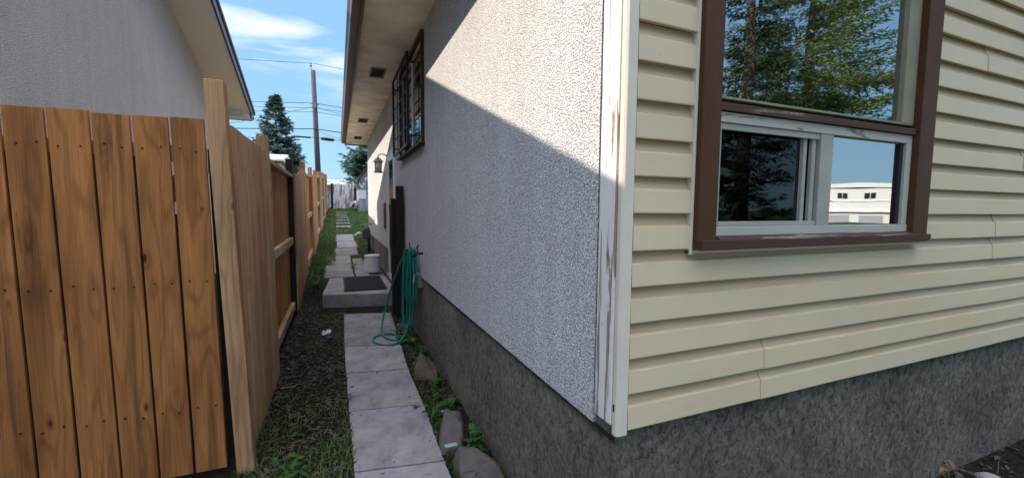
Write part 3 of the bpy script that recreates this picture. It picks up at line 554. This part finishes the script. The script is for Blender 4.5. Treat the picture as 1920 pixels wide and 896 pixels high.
# ---------------------------------------------------------------- rocks
def rock(pts, name, mat, label, sub=2, seed=1):
    import bmesh
    bm = bmesh.new(); q = random.Random(seed)
    for p in pts: bm.verts.new(p)
    bmesh.ops.convex_hull(bm, input=bm.verts)
    bmesh.ops.bevel(bm, geom=bm.edges[:], offset=.010, segments=2, affect='EDGES', profile=.5)
    bmesh.ops.triangulate(bm, faces=bm.faces[:]); bmesh.ops.subdivide_edges(bm, edges=bm.edges[:], cuts=1, use_grid_fill=True)
    for v in bm.verts: v.co += Vector((q.uniform(-1, 1), q.uniform(-1, 1), q.uniform(-1, 1)))*.003
    me = bpy.data.meshes.new(name); c = Vector((sum(p[0] for p in pts)/len(pts), sum(p[1] for p in pts)/len(pts), 0))
    for v in bm.verts: v.co -= c
    bm.to_mesh(me); bm.free(); me.materials.append(mat); me.polygons.foreach_set('use_smooth', [True]*len(me.polygons))
    o = bpy.data.objects.new(name, me); S.collection.objects.link(o); o.location = c; o['label'] = label; o['category'] = 'rock'
rock([(.60, 3.72, -.02), (.80, 3.62, -.02), (.85, 3.80, -.02), (.64, 3.92, -.02), (.61, 3.74, .10), (.83, 3.76, .09), (.70, 3.80, .205), (.68, 3.86, .19), (.76, 3.70, .08)], 'rock', ROCK, 'brown wedge shaped rock with a pointed top leaning by the foundation', seed=3)
rock([(.545, 2.50, -.02), (.70, 2.44, -.02), (.80, 2.66, -.02), (.62, 2.80, -.02), (.58, 2.56, .05), (.69, 2.50, .06), (.66, 2.78, .15), (.76, 2.76, .14), (.74, 2.62, .11)], 'rock', ROCK2, 'flat grey rock tilted on its edge between weeds, behind the big rounded rock', seed=5)
rock([(.60, 2.08, -.02), (.85, 2.02, -.02), (.84, 2.30, -.02), (.62, 2.44, -.02), (.60, 2.18, .08), (.64, 2.36, .12), (.72, 2.30, .14), (.80, 2.12, .12), (.84, 2.2, .06), (.68, 2.10, .12)], 'rock', ROCK2, 'big rounded grey rock at the bottom edge of the picture beside the slab', seed=9)
rock([(.66, 5.35, 0), (.80, 5.3, 0), (.82, 5.5, 0), (.68, 5.52, 0), (.67, 5.36, .05), (.80, 5.34, .05), (.81, 5.5, .05), (.68, 5.5, .045)], 'brick', m_plain('old_brick', (.13, .08, .07), .9, .3, 20), 'dark old brick lying under the hose by the foundation', seed=2)
bpy.data.objects['brick']['category'] = 'brick'
# ---------------------------------------------------------------- plants and litter
def blade(m, x, y, z, h, w, a, bend):
    dx, dy = cos(a), sin(a); px, py = -dy*w, dx*w
    m.add([(x-px, y-py, z), (x+px, y+py, z), (x+px*.7+dx*bend*.35*h, y+py*.7+dy*bend*.35*h, z+h*.6), (x-px*.7+dx*bend*.35*h, y-py*.7+dy*bend*.35*h, z+h*.6), (x+dx*bend*h, y+dy*bend*h, z+h*.92)], [(0, 1, 2, 3), (3, 2, 4)])
def patch(fn_, n, xr_, yr_, dens, seed=1):
    q = random.Random(seed); m = MB(); c = 0
    while c < n:
        x, y = q.uniform(*xr_), q.uniform(*yr_); c += 1
        if q.random() < dens(x, y): fn_(m, x, y, q)
    return m
def clump(x, y, s=1.0):
    return .5+.5*sin(x*5.1*s+1.3*sin(y*3.3*s))*cos(y*2.7*s+x*2)
def onslab(x, y):
    if y < 6.5: return xl[0]+.002 < x < .585+.02*(y-3)
    return -.25 < x < .84 and y < 10.0 or (-.06 < x < .50 and y < 15.6)
def gb(m, x, y, q):
    if onslab(x, y): return
    s = 1.25 if y < 3.4 else 1.0
    blade(m, x, y, G(x, y)-.004, q.uniform(.02, .055)*s, q.uniform(.0016, .0034)*s, q.uniform(0, 6.3), q.uniform(.2, 1.2))
patch(gb, 13000, (-.56, .08), (1.5, 3.9), lambda x, y: (.08+.9*sst(3.6, 2.2, y))*(.1+clump(x, y, 1.6)), 1).go('grass', GRASS, kind='stuff', label='patchy short grass at the near left foot of the fence', category='grass')
patch(gb, 9000, (-.56, .08), (3.2, 8.8), lambda x, y: .04+.5*clump(x, y, 2)**2*(.1+sst(-.38, -.0, x)), 2).go('grass', GRASS, kind='stuff', label='thin grass scattered over the dark strip along the path', category='grass')
patch(gb, 5200, (.585, .86), (1.9, 6.6), lambda x, y: .25+.7*clump(x, y, 2.2), 41).go('grass', GRASS, kind='stuff', label='thin grass in the narrow bed between the path and the foundation', category='grass')
def gf(m, x, y, q):
    if onslab(x, y): return
    blade(m, x, y, G(x, y)-.005, q.uniform(.04, .10), q.uniform(.004, .008), q.uniform(0, 6.3), q.uniform(.2, 1))
patch(gf, 26000, (-.56, .86), (8.5, 17.5), lambda x, y: .9 if (y > 10.5 or x < -.15) else .25, 3).go('grass', GRASS, kind='stuff', label='green grass along both sides of the far path', category='grass')
def gf2(m, x, y, q):
    for c in sl:
        if c[0] < x < c[1] and c[2] < y < c[3]: return
    blade(m, x, y, G(x, y)-.005, q.uniform(.05, .12), q.uniform(.006, .012), q.uniform(0, 6.3), q.uniform(.2, 1))
patch(gf2, 30000, (-.56, 3.2), (14.0, 29.5), lambda x, y: 1 if (y > 17.4 or x < -.15 or x > .5) else 0, 4).go('grass', GRASS, kind='stuff', label='bright green lawn rising towards the white fence', category='lawn')
def lt(m, x, y, q):
    if onslab(x, y) and q.random() < .985: return
    z = G(x, y)+q.uniform(.004, .022); s = q.uniform(.007, .026); a = q.uniform(0, 6.3); t = q.uniform(-.6, .6)
    dx, dy = cos(a)*s, sin(a)*s; ex, ey = -sin(a)*s*.5, cos(a)*s*.5
    if onslab(x, y): z = .022
    m.add([(x-dx, y-dy, z-t*s*.5), (x+ex, y+ey, z), (x+dx, y+dy, z+t*s), (x-ex, y-ey, z+.3*s)], [(0, 1, 2, 3)])
patch(lt, 9000, (-.58, .86), (1.6, 8.8), lambda x, y: .9, 5).go('leaf_litter', LITTER, kind='stuff', label='dark dead leaf litter covering the strips beside the path', category='leaf litter')
patch(lt, 4200, (-.58, .1), (2.2, 8.4), lambda x, y: .5*clump(x, y, 2.4), 6).go('ground_cover', CREEP, kind='stuff', label='low creeping dark green leaves in the strip beside the fence', category='ground cover')
def st_(m, x, y, q):
    if onslab(x, y): return
    z = G(x, y)+.018; l = q.uniform(.015, .055); a = q.uniform(0, 6.3); m.tube([(x, y, z), (x+cos(a)*l, y+sin(a)*l, z+q.uniform(0, .01))], q.uniform(.0008, .0018), 3)
patch(st_, 1500, (-.55, .05), (1.8, 7), lambda x, y: .8, 8).go('straw', STRAW, kind='stuff', label='dry straw and twigs scattered on the strip by the fence', category='straw')
patch(lt, 1600, (.9, 4.2), (.2, 1.14), lambda x, y: .9, 15).go('leaf_litter', LITTER, kind='stuff', label='dark leaf litter at the foot of the front foundation', category='leaf litter')
def leaf(m, base, d, l, w, droop, q, n=5):
    d = Vector(d).normalized(); side = d.cross(Vector((0, 0, 1))).normalized(); vs = []; b = Vector(base)
    for i in range(n+1):
        t = i/n; c = b+d*l*t+Vector((0, 0, -droop*l*t*t)); ww = w*sin(pi*min(.97, .12+t*.88))**.8; k = Vector((0, 0, .25*ww))
        vs += [c-side*ww+k, c, c+side*ww+k]
    fs = []
    for i in range(n): o = 3*i; fs += [(o, o+1, o+4, o+3), (o+1, o+2, o+5, o+4)]
    m.add(vs, fs)
def weed(x, y, h, nl, label, seed, l=.07, w=.018, spread=1.0):
    q = random.Random(seed); z = G(x, y); t = thing('weed', (x, y, z), label, 'weed', 'weeds growing along the foundation')
    m = MB(); st = MB()
    for s_ in range(max(2, nl//7)):
        a0 = q.uniform(0, 6.3); tx, ty = x+cos(a0)*.03*spread, y+sin(a0)*.05*spread; hh = h*q.uniform(.6, 1)
        st.tube([(x+.3*(tx-x), y+.3*(ty-y), z-.02), ((x+tx)/2, (y+ty)/2, z+hh*.5), (tx, ty, z+hh)], .0025, 5)
        for i in range(7):
            f = .15+.85*i/6; a = q.uniform(0, 6.3); b = Vector((x+(tx-x)*f, y+(ty-y)*f, z+hh*f)); leaf(m, b, (cos(a), sin(a), q.uniform(.2, .9)), l*q.uniform(.6, 1.15), w*q.uniform(.7, 1.2), q.uniform(.2, .8), q)
    m.go('leaves', LEAF, t, smooth=True); st.go('stem', LEAF, t)
weed(.72, 2.92, .13, 28, 'broad leaved weed growing behind the flat tilted rock', 11, .085, .02)
weed(.775, 2.42, .17, 35, 'tallest leafy weed between the big rounded rock and the foundation', 12, .09, .02)
weed(.70, 3.30, .10, 28, 'low bushy weed in front of the brown wedge shaped rock', 13, .05, .012, 2.0)
weed(.80, 3.10, .09, 21, 'small weed against the foundation beside the pink scrap', 14, .06, .016)
weed(.76, 4.3, .08, 28, 'low leafy weed behind the brown wedge shaped rock', 15, .07, .02, 2.2)
weed(.70, 4.72, .07, 28, 'pale broad leaf weed right beside the hose loop', 16, .09, .03, 2.0)
weed(.56, 3.16, .05, 14, 'tiny sprig growing over the joint between two slabs', 17, .04, .008, 2)
weed(.80, 3.55, .10, 28, 'dense weed tucked between the brown wedge shaped rock and the foundation', 31, .05, .014, 2)
weed(.64, 3.05, .06, 28, 'spreading weed at the slab edge beside the pale pinkish scrap', 32, .05, .012, 2.5)
weed(.70, 4.15, .09, 28, 'leafy weed right behind the point of the brown wedge shaped rock', 33, .06, .018, 2.4)
weed(.66, 5.1, .08, 21, 'dusty weed under the hanging hose', 34, .07, .02, 2.2)
weed(.04, 3.42, .05, 14, 'little green sprig at the left edge of the path', 18, .05, .008, 2)
weed(.27, 9.6, .14, 28, 'tuft of weeds in the joint between the two slab rows', 19, .08, .012, 2.5)
weed(.62, 10.6, .12, 28, 'spreading weed on the paving behind the white pail', 20, .09, .02, 3.5)
weed(-.30, 2.55, .09, 35, 'green leafy weed in the grass beside the gate post', 21, .07, .014, 3)
weed(-.32, 8.9, .22, 28, 'bushy weed against the fence foot beyond the door step', 22, .1, .014, 2.5)
weed(-.36, 8.0, .15, 28, 'short weed between the fence and the door step', 23, .08, .014, 2.5)
# litter
def crumple(name, c, s, mat, label, seed, flat=.5):
    q = random.Random(seed); m = MB(); n = 6
    P = [[(c[0]+s[0]*(i/n-.5)+q.uniform(-.15, .15)*s[0]/n*3, c[1]+s[1]*(j/n-.5)+q.uniform(-.15, .15)*s[1]/n*3, c[2]+q.uniform(0, 1)*s[2]) for i in range(n+1)] for j in range(n+1)]
    m.add([p for r_ in P for p in r_], [(j*(n+1)+i, j*(n+1)+i+1, (j+1)*(n+1)+i+1, (j+1)*(n+1)+i) for j in range(n) for i in range(n)])
    o = m.go(name, mat, None, origin=c, label=label, category='litter'); md = o.modifiers.new('s', 'SOLIDIFY'); md.thickness = .0012; return o
crumple('plastic_scrap', (-.15, 5.45, .015), (.09, .16, .035), m_plain('white_film', (.6, .62, .68), .4), 'crumpled white plastic scrap in the dark strip left of the path', 3)
crumple('plastic_scrap', (-.11, 5.28, .012), (.05, .06, .02), m_plain('blue_film', (.08, .14, .4), .4), 'small blue plastic scrap beside the white crumpled one', 4)
crumple('paper_scrap', (.70, 2.98, .03), (.06, .05, .012), m_plain('pink_paper', (.5, .42, .45), .7), 'pale pinkish scrap lying among the weeds', 5)
B(.585, .66, 2.44, 2.475, .075, .083).go('plastic_strip', m_plain('mint_plastic', (.28, .42, .36), .4), None, .002, origin=(.62, 2.46, .07), label='pale mint plastic strip lying on the grey rocks', category='litter')
B(-.47, -.36, 3.9, 3.91, .02, .026).go('wood_chip', STRAW, None, origin=(-.42, 3.9, .02), label='pale wood chip by the foot of the fence', category='wood chip')
# front bed: dried stalks, pot
dp = thing('dried_plant', (2.92, 1.06, .06), 'dried orange brown flower stalks against the dark front foundation', 'plant')
q = random.Random(3); m2 = MB()
for dx in (-.02, .045):
    MB().tube([(2.93+dx, 1.04, .05), (2.925+dx, 1.05, .15), (2.905+dx*.8, 1.06, .235)], .0022, 5).go('stalk', STRAW, dp)
for j in range(16): leaf(m2, (2.885+q.uniform(-.035, .04), 1.06, .225+q.uniform(-.03, .04)), (q.uniform(-1, 1), q.uniform(-1, .4), q.uniform(-.5, .6)), .03, .008, .6, q)
m2.go('leaf', m_leaf('orange_leaf', (.16, .07, .02), (.30, .17, .06), .1), dp)
MB().lathe((3.30, 1.03, .03), [(.075, 0), (.078, .02), (.066, .05), (.04, .068), (.012, .074)], 20).go('stone', m_plain('pale_stone', (.30, .27, .26), .7, .25, 20), None, smooth=True, origin=(3.3, 1.03, .05), label='pale rounded stone half sunk in the dark front bed', category='stone')
dl = thing('dried_plant', (3.42, 1.05, .06), 'single curled tan leaf on a thin stem beside the pale rounded stone', 'plant')
m = MB(); leaf(m, (3.43, 1.05, .14), (.1, -.2, 1), .06, .010, .3, q); m.go('leaf', STRAW, dl); MB().tube([(3.40, 1.04, .05), (3.43, 1.05, .145)], .0015, 4).go('stem', STRAW, dl)
# ---------------------------------------------------------------- far end of the alley
wf = thing('fence', (.35, 29.2, 1.35), 'old whitewashed plank fence closing off the far end of the alley', 'fence')
m = MB(); x = -.22; q = random.Random(4)
while x < 1.0:
    wd = q.uniform(.12, .16); m.box(x, x+wd-.012, 29.2, 29.22, 1.36+q.uniform(0, .05), 2.95+q.uniform(-.03, .03)); x += wd
m.go('plank_panel', OLDW, wf); B(-.24, 1.0, 29.23, 29.27, 1.6, 1.7).box(-.24, 1.0, 29.23, 29.27, 2.6, 2.7).go('rail', OLDW, wf)
B(-.36, -.23, 29.1, 29.2, 1.3, 2.98).go('post', DKWOOD, wf); B(1.02, 1.16, 28.9, 29.0, 1.5, 2.75).go('post', DKWOOD, wf)
lg = thing('woodpile', (-.5, 28.9, 1.3), 'stack of split firewood logs in the far left corner', 'firewood')
m = MB()
for j in range(13): m.tube([(-.46+.03*sin(j*5), 28.7, 1.45+.11*j), (-.46+.03*sin(j*5), 29.0, 1.45+.11*j)], .052, 7)
m.go('log', m_plain('log_wood', (.25, .2, .16), .9, .4, 5), lg)
gh = thing('shed', (3.0, 27.5, 1.3), 'old grey blue shed with an arched roof covered in ragged translucent sheeting', 'shed')
B(1.22, 1.62, 27.0, 27.05, 2.0, 2.62).go('white_panel', WHITE, gh, label='white panel on the shed corner')
m = MB(); x = 1.63
while x < 4.6: m.box(x, x+.17, 27.0, 27.04, 1.25, 2.62); x += .18
m.box(1.22, 1.62, 27.01, 27.05, 1.25, 1.995); m.box(1.2, 1.24, 27.06, 30, 1.25, 2.62)
m.go('plank_wall', m_peel('blue_grey_planks', (.34, .37, .46), (.3, .28, .27), .5, (9, 9, 1)), gh)
B(1.7, 4.6, 26.96, 26.99, 2.28, 2.36).go('rail', DKWOOD, gh)
def arch(t): return (3.1-1.95*cos(t), 2.6+1.75*sin(t))
m = MB()
for i in range(12):
    a, b = arch(pi*i/12), arch(pi*(i+1)/12); m.add([(a[0], 26.9, a[1]), (b[0], 26.9, b[1]), (b[0], 30, b[1]), (a[0], 30, a[1])], [(0, 1, 2, 3)])
m.add([(arch(pi*i/12)[0], 26.95, arch(pi*i/12)[1]) for i in range(13)], [tuple(range(13))])
m.go('sheeting', m_peel('ragged_sheet', (.66, .68, .74), (.2, .2, .24), .44, (4, 2, 3)), gh)
m = MB()
for yy in (26.85, 28.4, 30): m.tube([(arch(pi*i/16)[0], yy, arch(pi*i/16)[1]+.02) for i in range(17)], .035, 6)
for i in (1, 2, 3, 4, 5): p = arch(pi*i/12); m.tube([(p[0], 26.8, p[1]+.03), (p[0], 30, p[1]+.03)], .03, 5)
m.go('hoop', DKWOOD, gh)
crumple('tarp', (.98, 28.3, 1.42), (.55, .6, .5), m_plain('grey_tarp', (.4, .38, .42), .7), 'crumpled grey tarp heaped beside the far white fence', 8)
ga = thing('garage', (0, 37, 1.4), 'low garage with a pale grey roof behind the far white fence', 'garage')
B(-3.2, 4.2, 36, 42, 1.3, 3.1).go('wall', m_plain('grey_wall', (.5, .5, .5), .8), ga)
MB().prism([(-3.6, 35.7, 3.1), (-3.6, 35.7, 3.2), (-3.6, 39, 3.78), (-3.6, 42.3, 3.2), (-3.6, 42.3, 3.1)], (8.2, 0, 0)).go('roof', m_plain('pale_roof', (.36, .36, .37), .8, .1), ga)
g2 = thing('garage', (-5, 30, 1.4), 'small outbuilding with a nearly white roof beyond the wooden fence', 'garage')
B(-7.5, -3.0, 28, 33, 1.3, 4.0).go('wall', NSTUCCO, g2); MB().prism([(-7.9, 27.6, 4.1), (-7.9, 27.6, 4.2), (-7.9, 30.5, 4.75), (-7.9, 33.4, 4.2), (-7.9, 33.4, 4.1)], (5.1, 0, 0)).go('roof', m_plain('white_roof', (.66, .66, .66), .7, .05), g2)
# ---------------------------------------------------------------- spruces
def spruce(name, base, height, rad, mat, label, seed, crown0=.08, dens=1.0, leafs=(.10, .03), droop=.15, lobes=0.0, power=.85, cat='spruce tree'):
    q = random.Random(seed); t = thing(name, base, label, cat)
    bx, by, bz = base; tr = MB(); cr = MB()
    tr.tube([(bx, by, bz-.2), (bx+.03, by, bz+height*.5), (bx, by, bz+height*.97)], [.018*height+.04, .011*height+.02, .01], 9)
    nb_ = int(95*dens); lm_, lw = leafs
    for i in range(nb_):
        f = i/nb_; z = bz+height*(crown0+(1-crown0)*f); env = rad*(1-f)**power*(1 if f > .12 else .7+.3*f/.12)
        if env < .08: env = .08
        for _k in range(2 if f < .85 else 3):
            a = q.uniform(0, 2*pi); L_ = env*q.uniform(.55, 1.2); sl_ = .25*(f-.35)
            tip = None; n = max(3, int(L_/.22)); pts = []
            for j in range(n+1):
                s = j/n; pts.append(Vector((bx+cos(a)*L_*s, by+sin(a)*L_*s, z+L_*(sl_*s-droop*sin(s*pi*.9)*1.0+.16*s*s))))
            tr.tube(pts, [.004*L_+.012]+[.005]*(n), 3, False)
            for j in range(n):
                s0 = (j+.4)/n
                if s0 < .22: continue
                for kk in range(int(7*min(1.6, dens))):
                    u = q.random(); p = pts[j].lerp(pts[j+1], u); sd_ = q.choice((-1, 1)); ln2 = L_*.30*(1.08-s0)*q.uniform(.6, 1.2)+lm_*.7
                    aa = a+sd_*q.uniform(.5, 1.25); dv = Vector((cos(aa), sin(aa), q.uniform(-.40, .25))).normalized()
                    m_ = max(1, int(ln2/(lm_*.8)))
                    for w_ in range(m_):
                        c = p+dv*(ln2*(w_+q.random())/m_)+Vector((0, 0, q.uniform(-.04, .03))); lv_ = lm_*q.uniform(.7, 1.3)
                        d1 = (dv+Vector((q.uniform(-.5, .5), q.uniform(-.5, .5), q.uniform(-.6, .3)))).normalized()*lv_; d2 = d1.cross(Vector((q.uniform(-1, 1), q.uniform(-1, 1), 1))).normalized()*lw*q.uniform(.7, 1.3)
                        cr.add([c-d2, c+d1*.5-d2*.6, c+d1, c+d2*.9], [(0, 1, 2, 3)])
    tr.go('trunk', BARK, t); cr.go('crown', mat, t)
spruce('spruce_tree', (-5.1, 45, 1.4), 10.3, 3.3, SPRB, 'tall dark blue green spruce left of the utility pole', 31, .06, 1.5, (.34, .08), .05)
spruce('spruce_tree', (2.6, 38, 1.4), 9.6, 3.0, SPRB, 'bluish spruce showing between the shed and the house eave', 32, .06, 1.4, (.34, .08), .05)
spruce('spruce_tree', (-10.4, 40, 1.4), 10.2, 4.0, SPRB, 'spruce mostly hidden behind the neighbouring eave', 33, .05, .8, (.3, .08), .05)
spruce('spruce_tree', (12.9, -8.2, 0), 13.5, 2.7, SPRD, 'dark spruce mirrored in the left half of the front window', 34, .04, 1.4, (.14, .032), .12)
spruce('pine_tree', (18.2, -9.6, 0), 15, 4.9, SPRY, 'sunlit yellow green conifer mirrored in the upper front window', 35, .36, 1.15, (.15, .034), .10, cat='conifer')
# ---------------------------------------------------------------- pole and wires
pole = thing('utility_pole', (-1.08, 32, 1.4), 'tall brown wooden utility pole rising behind the far end of the fence', 'utility pole')
pt_ = Vector((-1.31, 32, 10.6))
MB().tube([(-1.10, 32, 1.2), pt_], [.20, .15], 12).go('shaft', POLEM, pole, smooth=True)
MB().tube([(-1.38, 32, 10.5), (-1.44, 32, 10.85)], .02, 6).lathe((-1.44, 32, 10.85), [(.06, 0), (.09, .05), (.05, .12), (.07, .17), (.03, .22)], 10).go('insulator', METAL, pole)
MB().box(-1.36, -1.16, 31.8, 31.86, 8.1, 8.5).tube([(-1.5, 31.85, 8.4), (-1.0, 31.85, 8.35)], .04, 6).go('bracket', METAL, pole)
def wire(a, b, sag, r_, label, n=22):
    a, b = Vector(a), Vector(b); P = [a.lerp(b, i/n)-Vector((0, 0, sag*4*(i/n)*(1-i/n))) for i in range(n+1)]
    return MB().tube(P, r_, 5).go('power_cable', BLK, None, origin=a, label=label, category='cable', group='cables strung from the utility pole')
for (z, sl_, r_, lb) in ((11.02, .3, .014, 'thin highest cable over the top of the utility pole'), (8.42, .2, .016, 'upper cable of the bundle just above half way up the pole'), (8.12, .1, .013, 'second cable of the bundle half way up the pole'), (7.85, -.25, .013, 'third lower cable of the bundle half way up the pole'), (6.72, .25, .028, 'thick cable crossing the lower half of the pole'), (6.16, .25, .016, 'lowest cable carrying the black splice case')):
    wire((-32, 32, z-.4), (-1.3, 31.83, z), .5, r_, lb+', left span'); wire((-1.25, 31.83, z), (34, 32, z-.4), .6, r_, lb+', right span')
wire((-1.3, 31.85, 8.2), (-9, 26, 4.8), .15, .012, 'slanting service cable dropping left from the pole'); wire((-1.2, 31.85, 8.2), (5.5, 13.8, 4.6), .5, .012, 'slanting service cable dropping from the pole to the roof')
wire((-1.2, 31.85, 6.6), (6.0, 22, 4.0), .3, .012, 'second slanting cable dropping right from the pole')
MB().tube([(-.95, 31.8, 6.12), (-.88, 31.8, 6.10), (-.5, 31.8, 6.08), (-.15, 31.8, 6.05), (-.08, 31.8, 6.04)], [.03, .10, .12, .10, .03], 10).go('splice_case', BLK, None, smooth=True, origin=(-.5, 31.8, 6.1), label='thick black splice case hanging on the cable right of the pole', category='splice case')
MB().tube([(-2.5, 31.8, 6.14), (-1.55, 31.8, 6.12)], .055, 8).go('splice_case', BLK, None, smooth=True, origin=(-2, 31.8, 6.1), label='slim dark splice tube hanging on the cable left of the pole', category='splice case')
# ---------------------------------------------------------------- building across the street (seen mirrored in the window)
ab = thing('building', (61, -30, 0), 'white two storey building with dark windows mirrored in the lower front window', 'building')
n_ = Vector((-.88, .47, 0)); t_ = Vector((.47, .88, 0)); C0 = Vector((61, -30, 0))
def F(s, d, z): return C0+t_*s-n_*d+Vector((0, 0, z))
def fbox(m, s0, s1, d0, d1, z0, z1):
    m.add([F(s, d, z) for z in (z0, z1) for s, d in ((s0, d0), (s1, d0), (s1, d1), (s0, d1))], [(3, 2, 1, 0), (4, 5, 6, 7), (0, 1, 5, 4), (1, 2, 6, 5), (2, 3, 7, 6), (3, 0, 4, 7)])
m = MB(); fbox(m, -7, 5.2, 0, 9, -.2, 4.3); m.go('wall', WHITE, ab)
m = MB(); p = [F(-7.3, -.15, 4.3), F(-.4, -.15, 4.5), F(5.5, -.15, 4.2), F(5.5, -.15, 4.65), F(-.4, -.15, 5.08), F(-7.3, -.15, 4.7)]; m.prism(p, -n_*10.4); m.go('roof', WHITE, ab)
for s in (-2.6, .2):
    m = MB(); fbox(m, s, s+1.1, -.04, .05, 3.05, 3.75); w_ = m.go('window', DARK, ab); m = MB(); fbox(m, s+.5, s+.56, -.07, -.045, 3.05, 3.75); m.go('frame', WHITE, w_)
m = MB(); fbox(m, -4.5, -1.2, -.03, .02, -.1, .95); fbox(m, -.2, 2.2, -.03, .02, -.1, .92); m.go('garage_door', m_plain('grey_door', (.38, .38, .42), .6), ab)
m = MB(); fbox(m, -5, 3.2, -.3, -.01, 1.35, 1.42); fbox(m, -5, 4.5, -.08, -.01, 2.7, 2.78); m.go('canopy', NSOFFIT, ab)
m = MB(); fbox(m, 3.0, 4.8, -1.5, -.1, -.1, 1.9); m.go('brick_porch', m_plain('orange_brick', (.5, .2, .09), .8, .2, 6), ab)
